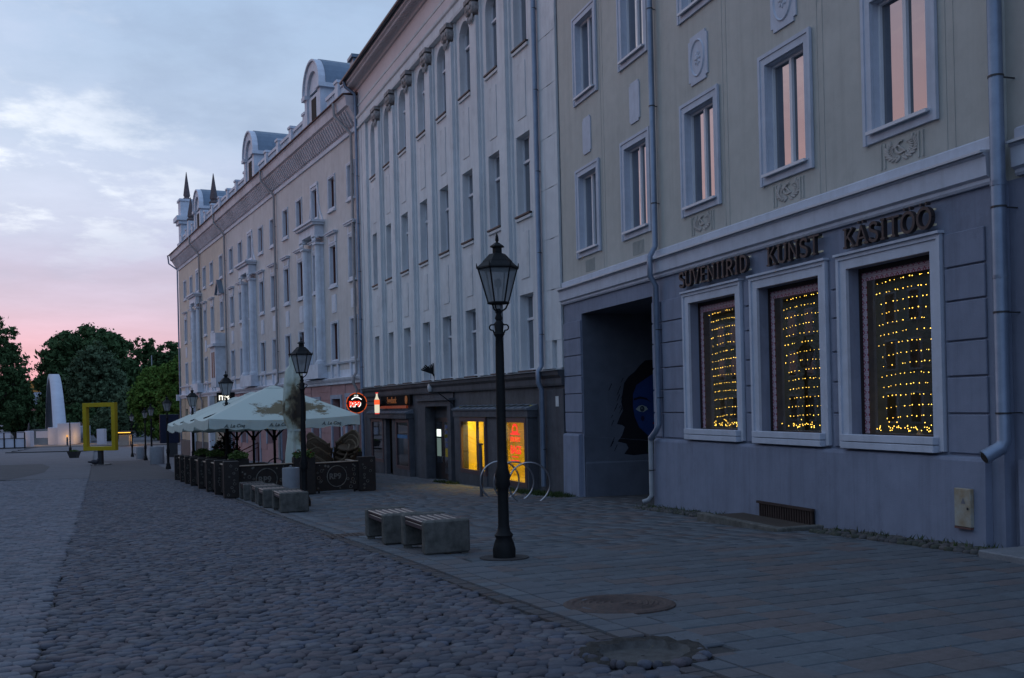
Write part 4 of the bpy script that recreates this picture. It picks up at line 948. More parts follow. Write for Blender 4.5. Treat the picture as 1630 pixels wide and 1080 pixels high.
MB().box(10.05, 10.62, -.170, -.164, -.30, .0).build('yellow_poster', mat('poster_yellow', (.5, .34, .03)), d_)
for zz in (.78, .58, .32, .12): MB().box(10.08, 10.55, -.170, -.164, zz-.06, zz+.06).build('blue_poster', mat('poster_blue', (.08, .11, .24)), d_)
MB().tube([(10.88, -.17, -.5), (10.88, -.12, -.48), (10.88, -.12, -.32), (10.88, -.17, -.3)], .012, 6).build('handle', steel, d_)
ln = MB().ell((11.3, .14, 2.2), (.13, .10, .19), 10, 7); ob = ln.build('wall_lamp', mat('opal_glass', (.45, .46, .48), .4), None, True); ob.matrix_world = b2.matrix_basis; tag(ob, 'unlit oval white wall lamp above the dark shop door', 'wall lamp')
# bank front
canopy(14.0, 20.3, 1.26)
MB().box(13.9, 20.3, -.6, -.4, zb, 1.1).build('shop_back', darkint, b2)
for a_, b_2, y_ in ((13.95, 14.0, .20), (16.0, 16.6, .18), (17.6, 17.95, .18), (20.05, 20.3, .22)): MB().box(a_, b_2, .004, y_, zb, 1.05).build('bay_pier', f2base, b2)
shopwin(14.05, 15.95, -.95, 1.04, .21); shopwin(17.98, 20.0, -.82, 1.04, .21)
MB().box(16.62, 17.58, -.1, -.05, zb, 1.05).build('door', mat('black_door', (.015, .015, .017), .4), b2)
MB().box(14.25, 15.7, .195, .20, .28, .42).build('blue_strip', mat('strip_blue', (.06, .16, .3)), b2)
bs = thing('bank_sign', 'black sign with dim orange Swedbank lettering and round emblem above an orange strip', 'sign'); bs.matrix_world = b2.matrix_basis
MB().box(14.05, 18.6, .02, .12, 1.60, 1.99).build('board', mat('sign_board_matt', (.010, .010, .011), .9, spec=.05), bs); dimo = mat('dim_orange', (.30, .10, .02), .5, emit=(1, .3, .03), estr=.05)
text_mesh('Swedbank', .36, dimo, bs, (17.5, .123, 1.69), RZ, offset=.008); MB().lathe([(.01, 0), (.17, 0), (.17, .02), (.01, .02)], 18).xf(Matrix.Translation((14.55, .121, 1.80)) @ Matrix.Rotation(-PI/2, 4, 'X')).build('emblem', dimo, bs)
MB().box(14.05, 18.6, .20, .28, 1.47, 1.58).build('orange_strip', mat('orange_strip', (.35, .06, .015), .5, emit=(1, .12, .02), estr=.05), bs)
# flag-holder shaped like a spread hand
fh = thing('flag_holder', 'black iron flag holder with fanned sockets on the ledge above the dark storey', 'flag holder'); fh.matrix_world = b2.matrix_basis @ Matrix.Translation((10.9*.3, 0, 2.44*.3)) @ Matrix.Scale(.7, 4)
h_ = MB(); h_.tube([(10.9, .1, 2.44), (10.9, .12, 2.65), (10.9, .2, 2.8)], .05, 8)
for q in range(4): h_.tube([(10.9, .2, 2.78), (10.9-.1+q*.07, .22+.07*q, 3.34-.05*q)], .035, 8)
for q in range(4): h_.tube([(10.9, .2, 2.8), (10.9+.06*q-.1, .86-.09*q, 3.02+.08*q)], .038, 8)
h_.build('sockets', blackiron, fh, True)
# bracket without sign + house number
br_ = thing('sign_bracket', 'empty black iron sign bracket on the dark wall right of the door', 'bracket'); br_.matrix_world = b2.matrix_basis
MB().tube([(9.0, .0, 2.0), (9.0, .9, 2.0)], .02, 6).tube([(9.0, .0, 1.55), (9.0, .6, 2.0)], .018, 6).tube([(9.0, .02, 1.5), (9.0, .02, 2.1)], .02, 6).build('arms', blackiron, br_)
hn = thing('house_number', 'tiny white number plate on the dark wall at the passage corner', 'number plate'); hn.matrix_world = b2.matrix_basis
MB().box(.28, .46, .051, .062, 1.45, 1.72).build('plate', mat('plaque_white', (.6, .62, .62)), hn)
# bottle-shaped neon
bn = thing('bottle_sign', 'bottle-shaped neon sign with red label projecting from the dark wall', 'neon sign'); bn.matrix_world = b2.matrix_basis @ Matrix.Translation((16.75, .75, 1.30)) @ Matrix.Scale(.82, 4)
MB().lathe([(.10, .0), (.13, .04), (.13, .42)], 10).xf(Matrix.Scale(.4, 4, (1, 0, 0))).build('bottle_base', emat('neon_white', (1, .93, .72), .75), bn)
MB().lathe([(.14, .42), (.14, .66)], 10).xf(Matrix.Scale(.4, 4, (1, 0, 0))).build('bottle_label', emat('neon_orange', (1, .12, .03), 1.1), bn)
MB().lathe([(.125, .67), (.06, .80), (.04, .92), (.05, .97)], 10).xf(Matrix.Scale(.4, 4, (1, 0, 0))).build('bottle_neck', emat('neon_white', (1, .93, .72), .75), bn)
MB().lathe([(.07, .98), (.07, 1.03)], 8).build('cap', emat('neon_red', (1, .05, .04), .8), bn); MB().lathe([(.12, -.05), (.12, -.01)], 8).build('foot_tube', emat('neon_red', (1, .05, .04), .8), bn)
MB().tube([(0, -.14, .5), (0, -.72, .5)], .015, 6).build('arm', blackiron, bn)

# ================================================================== building 3 (long pinkish building)
P23 = (-6.9328, 46.8305)
b3 = facade('balustrade_building', 'long pinkish-beige building with balustraded roof, dormers, obelisks and salmon ground storey', P23, K3)
S3 = [.98, 4.05, 7.07, 10.13, 13.1, 16.2, 19.25, 22.24, 25.3, 28.3, 31.9, 35.6, 38.65, 41.63, 44.77, 47.9]
AED = [7.07, 22.24, 41.63]
FL3 = [(3.98, 5.80), (7.78, 9.68), (11.6, 13.1)]
def in_aed(s_): return any(abs(s_-a) < .2 for a in AED)
def mk_wall(s0, s1, m):
    ops = [(c-.48, c+.48, a_, b_2, False, .20) for c in S3 if s0 < c < s1 for (a_, b_2) in FL3]
    x = wall(s0, s1, 3.4, 14.6, ops); x.build('wall', m, b3)
mk_wall(0, 30.3, f3wall); mk_wall(30.3, 51.3, f3beige)
x = MB(); shell(x, 0, 51.3, -3.4, 15.9, 13); x.build('side_wall', f3beige, b3)
for k, (a_, b_2) in enumerate(FL3):
    wp = make_window(b3, .96, b_2-a_, .10, .19, f3trim, brownframe, glassbrown, (S3[0], 0, a_), cols=1, sill=False, bar=.07, tdep=.04)
    MB().box(-.6, .6, .002, .12, -.23, -.135).build('sill', f3trim, wp)
    if k == 1:
        MB().box(-.62, .62, .002, .06, h0 := (b_2-a_+.135), h0+.42).box(-.74, .74, .002, .20, h0+.422, h0+.50).box(-.80, .80, .002, .25, h0+.502, h0+.55).build('hood', f3trim, wp)
        fr_ = MB(); fr_.box(-.36, .36, .062, .075, h0+.1, h0+.32).build('hood_panel', f3wall, wp)
    for c in S3[1:]: dup(wp, b3, (c, 0, a_))
# panels between storeys
pn = MB().prism(notched(.38, .46, .06), .003, .03).prism(notched(.30, .38, .05), .031, .045).build('panel', f3trim, b3, loc=(S3[0], 0, 6.78))
for c in S3[1:]:
    if not in_aed(c) and abs(c-31.9) > .1: q = pn.copy(); link(q); q.location = (c, 0, 6.78)
# base panels zone and string courses
profile(b3, f3trim, [(0.003, 2.72), (.10, 2.72), (.12, 2.82), (.20, 2.92), (.24, 3.02), (0.003, 3.08)], -.05, 51.5, 'string_course')
MB().quad((0, .002, 3.0), (0, .002, 3.41), (51.3, .002, 3.41), (51.3, .002, 3.0)).build('band', f3trim, b3)
profile(b3, f3trim, [(0.003, 3.72), (.10, 3.72), (.14, 3.80), (0.003, 3.83)], 0, 51.3, 'sill_course')
for c in S3:
    MB().box(c-.55, c+.55, .003, .07, 3.10, 3.72).prism(notched(.35, .18, .05), .071, .09).xf(Matrix.Identity(4)).build('apron_panel', f3trim, b3) if False else MB().box(c-.6, c-.42, .003, .10, 3.10, 3.72).box(c+.42, c+.6, .003, .10, 3.10, 3.72).box(c-.3, c+.3, .003, .035, 3.22, 3.60).build('apron_panel', f3trim, b3)
# cornice
profile(b3, f3trim, [(0.003, 14.45), (.08, 14.45), (.12, 14.62), (0.003, 14.66)], -.0, 51.35, 'cornice_moulding')
profile(b3, corn3, [(0.003, 14.66), (.05, 14.66), (.12, 14.8), (.50, 15.42), (.62, 15.46), (.66, 15.86), (.72, 15.92), (0.003, 15.95)], -.4, 51.95, 'cornice')
mo = MB()
for q in range(155):
    s_ = .1+q*.33
    mo.prism([(.14, 14.70), (.20, 14.70), (.50, 15.30), (.50, 15.44), (.40, 15.40)], s_, s_+.13, 'x')
kind(mo.build('cornice_brackets', corn3, b3), 'stuff')
profile(b3, rusty, [(.60, 15.955), (.78, 15.93), (.80, 15.97), (0.003, 16.12), (0.003, 16.0)], -.45, 52.05, 'roof_edge')
MB().prism([(-.3, 15.96), (-.3, 16.6), (-6.5, 18.3), (-13, 16.6), (-13, 15.96)], .0, 51.3, 'x').build('roof', roofblue, b3)
# balustrade
ped = MB().box(-.24, .24, -.55, -.12, 16.05, 17.62).box(-.30, .30, -.61, -.06, 17.62, 17.75).build('pedestal', f3trim, b3, loc=(.4, 0, 0))
bal = MB().lathe([(.07, 0), (.10, .2), (.06, .5), (.10, .85), (.07, 1.12)], 6).build('baluster', f3trim, b3, loc=(1.0, -.33, 16.22))
DORM = [7.3, 22.3, 41.6]
pos = [s_ for s_ in np.arange(.4, 51.2, 2.95)]
nb = 0
for i, s_ in enumerate(pos):
    if any(abs(s_-d) < 1.4 for d in DORM): continue
    if i: q = ped.copy(); link(q); q.location = (s_, 0, 0)
for i in range(len(pos)-1):
    a_, b_2 = pos[i]+.3, pos[i+1]-.3
    seg = [(a_, b_2)]
    for d in DORM:
        ns = []
        for (u, v) in seg:
            if v < d-1.75 or u > d+1.75: ns.append((u, v))
            else:
                if u < d-1.75: ns.append((u, d-1.75))
                if v > d+1.75: ns.append((d+1.75, v))
        seg = ns
    for (u, v) in seg:
        if v-u < .3: continue
        MB().box(u, v, -.44, -.22, 17.35, 17.52).build('balustrade_rail', f3trim, b3); MB().box(u, v, -.44, -.22, 16.1, 16.21).build('balustrade_base', f3trim, b3)
        for s_ in np.arange(u+.18, v-.05, .3):
            if i == 0 and nb == 0: nb = 1; continue
            q = bal.copy(); link(q); q.location = (s_, -.33, 16.22)
# dormers
dm = MB().box(-1.45, -1.02, -.75, -.05, 16.05, 18.2).box(1.02, 1.45, -.75, -.05, 16.05, 18.2).box(-1.02, 1.02, -.60, -.15, 16.05, 18.2)
K = 14
def arcring(mb, r0, r1, y0, y1, cz, K=14):
    for t in range(K):
        a0, a1 = PI*t/K, PI*(t+1)/K
        P0 = [(r*math.cos(a), cz+r*math.sin(a)) for r, a in ((r0, a0), (r1, a0), (r1, a1), (r0, a1))]
        mb.add([(p[0], y0, p[1]) for p in P0]+[(p[0], y1, p[1]) for p in P0], [(0, 1, 2, 3), (7, 6, 5, 4), (1, 5, 6, 2), (0, 3, 7, 4)])
arcring(dm, 1.0, 1.5, -.32, -.05, 18.42); arcring(dm, 1.5, 1.60, -.32, .05, 18.42)
dm.prism([(1.02*math.cos(PI*t/K), 18.42+1.02*math.sin(PI*t/K)) for t in range(K+1)], -.30, -.20)
dm.box(-1.65, -.98, -.8, .08, 18.2, 18.42).box(.98, 1.65, -.8, .08, 18.2, 18.42)
d0 = dm.build('dormer', f3trim, b3, loc=(DORM[0], 0, 0))
ro = MB(); arcring(ro, 1.5, 1.64, -4.6, -.322, 18.42); ro.box(1.0, 1.60, -4.6, -.81, 18.30, 18.42); ro.box(-1.60, -1.0, -4.6, -.81, 18.30, 18.42); ro.build('dormer_roof', roofblue, d0)
MB().box(-.40, .40, -.149, -.12, 16.6, 18.0).build('dormer_window', darkint, d0); MB().box(-1.45, 1.45, -4.6, -.76, 16.1, 18.29).build('dormer_cheeks', f3wall, d0)
for d in DORM[1:]: dup(d0, b3, (d, 0, 0))
# tower with obelisks at the far end
MB().box(50.0, 51.3, -1.45, -.1, 16, 20.7).build('tower', f3trim, b3); MB().box(49.6, 51.7, -1.85, .3, 18.9, 19.3).box(49.8, 51.5, -1.65, .1, 18.6, 18.898).box(49.9, 51.4, -1.55, 0, 20.7, 20.9).box(49.85, 51.45, -1.6, .05, 16.7, 16.95).build('tower_cornice', f3trim, b3)
obm = mat('obelisk_dark', (.15, .11, .11), .9, col2=(.09, .08, .085), nscale=3)
for s_, y_, z_, h_2 in ((50.65, -.78, 20.9, 2.6), (46.2, -.35, 18.2, 2.1), (35.8, -.33, 17.75, 2.4)):
    q = MB().lathe([(.32, 0), (.38, .12), (.22, .28), (.31, .42), (.025, h_2)], 4).build('obelisk', obm, b3, loc=(s_, y_, z_))
MB().box(45.9, 46.5, -.65, -.05, 16.1, 18.2).build('obelisk_base', f3trim, b3)
# aedicules with columns
for c in AED:
    en = MB().box(c-1.45, c+1.55, .003, .48, 10.55, 10.98).box(c-1.6, c+1.68, .003, .64, 11.0, 11.12).box(c-1.7, c+1.78, .003, .74, 11.122, 11.24)
    e_ = en.build('aedicule', f3trim, b3)
    for ds in (-1.15, 1.2):
        co = MB().lathe([(.26, 0), (.26, .15), (.20, .22), (.185, 6.17)], 14, (c+ds, .22, 3.83)).box(c+ds-.2, c+ds+.2, .004, .12, 3.83, 10.0).build('column', f3trim, e_)
        cp = MB().box(c+ds-.33, c+ds+.33, .004, .50, 10.40, 10.548).box(c+ds-.29, c+ds+.29, .004, .46, 10.0, 10.10)
        for q in range(5): cp.ell((c+ds-.24+q*.12, .44, 10.24), (.06, .05, .14), 6, 4)
        cp.ell((c+ds-.3, .38, 10.36), (.08, .12, .08), 8, 4).ell((c+ds+.3, .38, 10.36), (.08, .14, .08), 8, 4); cp.build('capital', f3trim, e_, True)
    MB().box(c-1.55, c+1.6, .004, .50, 3.09, 3.82).build('aedicule_base', f3trim, e_)
    # scrolled surround of the window above
    sc_ = MB().box(c-.66, c-.54, .003, .07, 11.24, 13.3).box(c+.54, c+.66, .003, .07, 11.24, 13.3).box(c-.66, c+.66, .003, .08, 13.25, 13.4)
    for sgn in (-1, 1):
        sc_.ribbon([(c+sgn*.70, 12.75), (c+sgn*.76, 12.2), (c+sgn*.95, 11.75), (c+sgn*1.25, 11.45), (c+sgn*1.35, 11.28)], .09, .003, .06)
    sc_.build('scroll_surround', f3trim, b3)
# oriel with green pediment
or_ = MB().box(31.0, 32.9, .003, .75, 3.3, 6.3).box(30.85, 33.05, .003, .95, 6.3, 6.5).build('oriel', f3trim, b3)
ow = MB().box(31.3, 31.75, .751, .77, 4.0, 5.9).build('oriel_window', mat('oriel_pane', (.05, .045, .05), .5, spec=.2), or_); MB().box(32.0, 32.45, .751, .77, 4.0, 5.9).build('oriel_window', mat('oriel_pane', (.05, .045, .05), .5, spec=.2), or_)
br_2 = MB().box(31.0, 32.9, .60, .72, 6.52, 7.3).box(31.0, 31.1, .003, .6, 6.52, 7.3).box(32.8, 32.9, .003, .6, 6.52, 7.3).build('balcony_parapet', f3trim, or_)
MB().prism([(31.1, 10.25), (32.7, 10.25), (31.9, 11.15)], .003, .22).build('pediment', f3trim, b3); MB().prism([(31.0, 10.25), (31.08, 10.25), (31.9, 11.19), (32.72, 10.25), (32.8, 10.25), (31.9, 11.32)], .003, .40).build('pediment_roof', roofblue, b3)
# downpipes on building 3
for s_ in (.45, 15.2, 29.95, 40.2):
    o_ = pipe(b3, [(s_+.6, .78, 15.9), (s_+.6, .74, 15.3), (s_, .16, 14.4), (s_, .14, 14.2), (s_, .14, 3.2), (s_, .30, 2.95), (s_, .30, 2.7), (s_, .14, 2.4), (s_, .14, -1.5)], .07, mat('pipe_pinkgrey', (.33, .31, .31), .6), [(s_, z, .12) for z in (5, 7.5, 10, 12.5)])
MB().tube([(51.8, .85, 15.95), (51.9, .75, 15.2), (51.4, .1, 14.6), (51.36, .1, 14.2), (51.36, .1, -2.4)], .07, 8).build('downpipe', pipem, b3, True)
# ground storey: salmon and cream with shop doors
gz = -3.4
gops = []
DO = [(1.35, 2.35, -1.9, 2.05), (3.3, 4.7, -1.9, 2.0), (7.0, 8.3, -1.9, 1.95), (10.2, 11.9, -.6, 1.7), (13.6, 15.0, -1.9, 1.95), (17.0, 18.6, -.6, 1.7), (20.6, 22.1, -2.1, 1.95), (24.4, 26.0, -.7, 1.7), (28.0, 29.3, -2.1, 1.95)]
DC = [(31.5, 32.6, .2, 1.75), (34.2, 35.3, .2, 1.75), (37.0, 38.1, .2, 1.75), (42.0, 43.1, .2, 1.75), (45.0, 46.1, .2, 1.75), (48.0, 49.0, .2, 1.75)]
wall(0, 30.3, gz, 2.72, [(*d, False, .35) for d in DO]).build('ground_storey_wall', f3pink, b3); wall(30.3, 51.3, gz, 2.72, [(*d, False, .35) for d in DC]).build('ground_storey_wall', f3cream, b3)
for d in DO:
    q = MB(); q.box(d[0]-.22, d[0], .003, .07, d[2], d[3]+.2).box(d[1], d[1]+.22, .003, .07, d[2], d[3]+.2).box(d[0], d[1], .003, .07, d[3], d[3]+.2); f_ = q.build('door_surround' if d[2] < -1 else 'window', doorgrey, b3)
    MB().box(d[0], d[1], -.35, -.30, d[2], d[3]).build('door_leaf' if d[2] < -1 else 'pane', brownframe if d[2] < -1 else glassdim, f_)
for d in DC:
    q = MB(); q.box(d[0], d[0]+.06, -.34, -.28, d[2], d[3]).box(d[1]-.06, d[1], -.34, -.28, d[2], d[3]).box(d[0]+.06, d[1]-.06, -.34, -.28, d[3]-.06, d[3]); f_ = q.build('window', brownframe, b3)
    MB().quad((d[0], -.32, d[2]), (d[0], -.32, d[3]), (d[1], -.32, d[3]), (d[1], -.32, d[2])).build('pane', glassdim, f_)
def courses(s0, s1, ops_, m, y=.03):
    cut = sorted(ops_); x = s0; segs = []
    for o in cut: segs.append((x, o[0]-.24)); x = o[1]+.24
    segs.append((x, s1))
    for (u, v) in segs:
        if v-u < .2: continue
        for z in np.arange(-1.0, 2.6, .42): MB().box(u, v, .003, y, z+.012, min(z+.405, 2.70)).build('stone_course', m, b3)
courses(0.05, 30.25, DO, f3pink); courses(30.35, 51.25, DC, f3cream)
MB().prism([(0.003, gz), (.14, gz), (.12, -1.05), (0.003, -1.0)], 30.4, 51.35, 'x').build('plinth', f3dark, b3); MB().box(29.4, 30.9, .0035, .30, gz, 2.6).build('projecting_pier', f3dark, b3)
for s_ in (35.9, 44.2): MB().box(s_-.35, s_+.35, .003, .42, gz, 2.7).build('buttress', f3trim, b3)
MB().box(51.3, 51.6, -.4, .42, 2.55, 3.1).build('corner_lamp_box', f3trim, b3)
# lit signs on building 3
rp = thing('pub_sign', 'round black pub sign with glowing red RP9 and white arc, ringed in orange', 'neon sign'); rp.location = px(567.5, 642, 42.6); rp.scale = (1.1, 1.1, 1.1); rp.rotation_euler = (0, 0, math.radians(13))
def disc(r, y0, y1, n=8, a0=0): return MB().lathe([(.01, 0), (r, 0), (r, y1-y0), (.01, y1-y0)], n).xf(Matrix.Translation((0, y0, 0)) @ Matrix.Rotation(a0, 4, 'Y') @ Matrix.Rotation(-PI/2, 4, 'X'))
disc(.37, -.05, .05, 20).build('disc', mat('sign_black', (.008, .008, .009)), rp)
rg = MB(); 
for q in range(8):
    a0, a1 = 2*PI*q/8+.06, 2*PI*(q+1)/8-.06; rg.ribbon([(.385*math.cos(a), .385*math.sin(a)) for a in np.linspace(a0, a1, 5)], .035, -.055, -.02)
rg.build('orange_ring', mat('orange_ring', (.3, .06, .02), emit=(1, .15, .03), estr=.45), rp)
MB().ribbon(arcp(0, -.02, .24, .24, .25*PI-.1, .75*PI+.1, 10), .03, -.065, -.055).build('white_arc', emat('neon_white2', (1, 1, .95), 1.6), rp)
text_mesh('RP9', .27, emat('neon_red_text', (1, .03, .01), 2.2), rp, (-.29, -.062, -.12), (PI/2, 0, 0), offset=.012); text_mesh('RP9', .27, emat('neon_white2', (1, 1, .95), 1.6), rp, (-.265, -.056, -.145), (PI/2, 0, 0), offset=.008)
text_mesh('PUB', .09, emat('neon_white2', (1, 1, .95), 1.6), rp, (-.09, -.06, .25), (PI/2, 0, 0))
MB().tube([(.38, 0, .06), (1.6, 0, .06)], .018, 6).tube([(.38, 0, -.10), (1.6, 0, -.10)], .018, 6).lathe([(.12, -.1), (.16, 0), (.10, .12)], 8, (.95, 0, -.05)).build('bracket', blackiron, rp)
ws = thing('lit_letter_sign', 'black sign board with small glowing white letters above the cream wall', 'sign'); ws.location = px(357, 634, 66.5); ws.scale = (.68, 1, .68); ws.rotation_euler = (0, 0, math.radians(15))
MB().box(-.7, 1.0, -.06, .06, -.9, .55).build('board', mat('sign_black', (.008, .008, .009)), ws); text_mesh('ITM', .62, emat('letter_glow', (1, .98, .85), 1.5), ws, (-.52, -.07, -.18), (PI/2, 0, 0), offset=.02)

# ================================================================== street lamps
def make_lamp(loc, label, rz=.15):
    r = thing('street_lamp', label, 'street lamp', loc, rz, 'black heritage street lamps along the pavement')
    MB().lathe([(.14, 0), (.145, .12), (.125, .2), (.10, .26), (.12, .30), (.085, .34), (.07, .42), (.068, .82), (.075, .88), (.10, .93), (.085, .98), (.10, 1.04), (.07, 1.15), (.062, 1.22), (.06, 1.9), (.052, 2.6), (.046, 2.76), (.07, 2.80), (.052, 2.84), (.062, 2.93), (.035, 2.97), (.05, 3.0), (.03, 3.05), (.045, 3.08), (.02, 3.12)], 16).build('pole', blackiron, r, True)
    sc_ = MB()
    for s_ in (-1, 1):
        pts = [(s_*(.055), 0, 2.93)]+[(s_*(.085+.035*math.cos(t)), 0, 2.885+.035*math.sin(t)) for t in np.linspace(2.0, -1.8, 10)]+[(s_*.055, 0, 2.80)]
        sc_.tube(pts, .010, 6)
    sc_.build('scroll', blackiron, r, True)
    fr = MB(); Rb, Rt, zb_, zt = .125, .245, 3.19, 3.62; n = 6
    hexp = lambda R, z, i: (R*math.cos(2*PI*i/n), R*math.sin(2*PI*i/n), z)
    for i in range(n):
        fr.tube([hexp(Rb, zb_, i), hexp(Rt, zt, i)], .011, 5); fr.tube([hexp(Rb+.005, zb_, i), hexp(Rb+.005, zb_, i+1)], .014, 5); fr.tube([hexp(Rt+.005, zt, i), hexp(Rt+.005, zt, i+1)], .015, 5)
        if i % 2 == 0: fr.tube([hexp(.03, 3.08, i), hexp(.09, 3.12, i), hexp(Rb, zb_, i)], .011, 5)
        fr.tube([hexp(Rt+.012, zt, i), hexp(Rt+.02, zt+.065, i)], [.014, .004], 5)
    fr.build('lantern_frame', blackiron, r)
    for i in range(n):
        MB().quad(hexp(Rb, zb_+.005, i), hexp(Rb, zb_+.005, i+1), hexp(Rt, zt, i+1), hexp(Rt, zt, i)).build('pane', lampglass, r)
    MB().lathe([(.262, 3.615), (.262, 3.635), (.19, 3.70), (.182, 3.715), (.10, 3.80), (.058, 3.81), (.058, 3.875), (.09, 3.885), (.088, 3.90), (.03, 3.94), (.012, 3.95)], 6).xf(Matrix.Identity(4)).build('lantern_roof', blackiron, r)
    MB().lathe([(.010, 3.945), (.024, 3.97), (.018, 4.02), (.004, 4.06)], 8).build('finial', blackiron, r, True)
    MB().lathe([(.012, 3.2), (.012, 3.38), (.045, 3.40), (.045, 3.47), (.01, 3.5)], 8).build('burner', mat('burner', (.25, .25, .24)), r, True)
    return r
lamp0 = make_lamp((-.14, 12.53, G(12.53)), 'tall black lantern lamp post nearest the camera, in front of the lit bag shop')
LP = [((-4.98, 23.9), 'black lantern lamp post beside the concrete bin and the patio corner'), ((-10.0, 35.2), 'black lantern lamp post rising behind the open parasols'),
      ((-14.75, 46.4), 'black lantern lamp post at the far end of the parasols'), ((-18.76, 54.65), 'black lantern lamp post left of the dark notice board'),
      ((-23.9, 66.5), 'black lantern lamp post standing behind the pale cylindrical bin'), ((-27.6, 75.5), 'slim black lantern lamp post between the two pale bins'), ((-33.9, 89.5), 'farthest black lantern lamp post near the bridge')]
for (x, y), lb in LP:
    q = dup(lamp0, None, (x, y, G(y)), .15+random.uniform(-.4, .4)); q['label'] = lb
fp = thing('lamp_base_ring', 'round dirt-filled iron ring in the paving around the nearest lamp post', 'ring', (-.14, 12.53, G(12.53)+.018)); fp.rotation_euler = (-.035, 0, 0)
MB().lathe([(.02, 0), (.25, .006), (.31, .006), (.31, -.02)], 20).build('ring', mat('ring_iron', (.05, .045, .045), .8, bump=.4), fp)

# ================================================================== benches
def make_bench(p, ang, L_, label):
    r = thing('bench', label, 'bench', (p[0], p[1], G(p[1])), ang, 'concrete and slat benches along the kerb')
    # local x along the bench, y across (depth .62)
    for x0 in (0, L_-.16):
        c = MB(); c.cbox(x0, x0+.16, 0, .62, .02, .455, .022); c.box(x0+.02, x0+.14, .03, .12, -.03, .021); c.box(x0+.02, x0+.14, .5, .59, -.03, .021); c.build('end_block', concrete, r)
    for i in range(6):
        MB().cbox(.162, L_-.162, .012+i*.102, .098+i*.102, .395, .440, .010).build('slat', slat, r)
    MB().cbox(.162, L_-.162, .015, .055, .325, .385, .006).cbox(.162, L_-.162, .565, .605, .325, .385, .006).build('side_rail', slat, r)
    return r
BA = math.atan2(.9236, -.3833)
def bench_at(near, L_, label, first=None):
    # near-left corner at 'near'; bench extends away along street, width to the right
    r = make_bench(near, BA, L_, label); 
    for ch in r.children:  # flip so that depth runs to the right (local -y)
        ch.location.y = -.62
    return r
bench_at((-1.16, 12.94), 1.12, 'nearest bench with moss-stained concrete end block, beside the lamp post')
bench_at((-1.87, 14.37), 1.12, 'second nearest concrete bench, directly behind the one beside the lamp post')
bench_at((-5.05, 21.70), 1.12, 'concrete bench directly in front of the grey cylindrical bin')
bench_at((-5.85, 23.45), 1.0, 'concrete bench just behind the one hiding the foot of the bin')
bench_at((-6.45, 25.1), 1.0, 'third concrete bench of the row in front of the patio panels')
bench_at((-7.15, 26.6), .95, 'farthest small concrete bench, touching the patio corner pillar')
def make_bin(p, r_, h, label, dome=True):
    o_ = thing('litter_bin', label, 'bin', (p[0], p[1], G(p[1]))); MB().lathe([(r_*.97, 0), (r_, .03), (r_, h-.04), (r_*.97, h)], 24).build('body', binm, o_, True)
    MB().lathe([(r_*.5, h), (r_*.48, h+.012), (.03, h+.02), (.03, h+.05), (.01, h+.06)], 16).build('lid', mat('bin_lid', (.2, .21, .22), .5), o_); return o_
make_bin((-5.45, 24.6), .21, .92, 'grey cylindrical concrete bin behind the benches next to the patio')
make_bin((-23.0, 64.9), .45, 1.15, 'pale cylindrical bin in front of a far lamp post'); make_bin((-30.2, 81.5), .35, .95, 'smaller pale cylindrical bin farther down the pavement')

# ================================================================== patio
A_, B_, C_ = np.array((-7.9, 28.1)), np.array((-4.45, 30.35)), np.array((-13.7, 41.2))
holem = mat('ring_and_hole_light', (.22, .205, .18), .7, col2=(.08, .075, .065), nscale=9, var=.3)  # ring colour, also painted pale for the light seen through the holes
def pillar(p, label, h=1.05, plant=False, w_=.42):
    ang = math.atan2(cg[1], cg[0]); r = thing('patio_pillar', label, 'pillar', (p[0], p[1], G(p[1])), ang, 'dark punched-metal patio pillars')
    MB().cbox(-w_/2, w_/2, -.14, .14, .03, h, .012).build('post', patiodark, r); MB().box(-w_/2+.04, w_/2-.04, -.1, .1, 0, .03).build('foot', blackiron, r)
    d = MB()
    for q in range(9):
        rr = random.uniform(.02, .045); x = random.uniform(-w_/2+.07, w_/2-.07); z = .12+q*.1; d.ribbon([(x+rr*math.cos(t), z+rr*math.sin(t)) for t in np.linspace(0, 2*PI, 9)], .012, -.146, -.141)
    kind(d.build('ring_pattern', holem, r), 'stuff'); return r
def leaves(n, R, H, c=(0, 0, 0), size=.05):
    ph = rng.uniform(0, 2*PI, n); rr = R*np.sqrt(rng.uniform(0, 1, n)); z = H*rng.uniform(0, 1, n)*(1-.5*(rr/R)**2)
    ctr = np.stack([rr*np.cos(ph)+c[0], rr*np.sin(ph)+c[1], z+c[2]], -1); d1 = rng.normal(size=(n, 3)); d1 /= np.linalg.norm(d1, axis=1)[:, None]; d2 = np.cross(d1, rng.normal(size=(n, 3))); d2 /= np.linalg.norm(d2, axis=1)[:, None]
    s_ = size*rng.uniform(.6, 1.3, n)[:, None]; V = np.stack([ctr-d1*s_, ctr+d2*s_*.6, ctr+d1*s_, ctr-d2*s_*.6], 1).reshape(-1, 3); F = np.arange(4*n).reshape(-1, 4); return V, F
def planter(p, label, zt=1.05, w_=.55, flowers=False, box=True):
    r = thing('planter', label, 'planter', (p[0], p[1], G(p[1])), math.atan2(cg[1], cg[0]))
    if box: MB().cbox(-w_/2, w_/2, -.18, .18, .03, zt, .012).build('box', patiodark, r)
    else: MB().cbox(-w_/2, w_/2, -.16, .16, .75, zt, .012).box(-.2, -.16, -.1, .1, 0, .75).box(.16, .2, -.1, .1, 0, .75).build('box', patiodark, r)
    V, F = leaves(380, w_/2, .24, (0, 0, zt), .045); npmesh('foliage', V, F, leafm, r)
    if flowers: V, F = leaves(26, w_/2, .2, (0, 0, zt+.06), .03); npmesh('flowers', V, F, redflower, r)
    return r
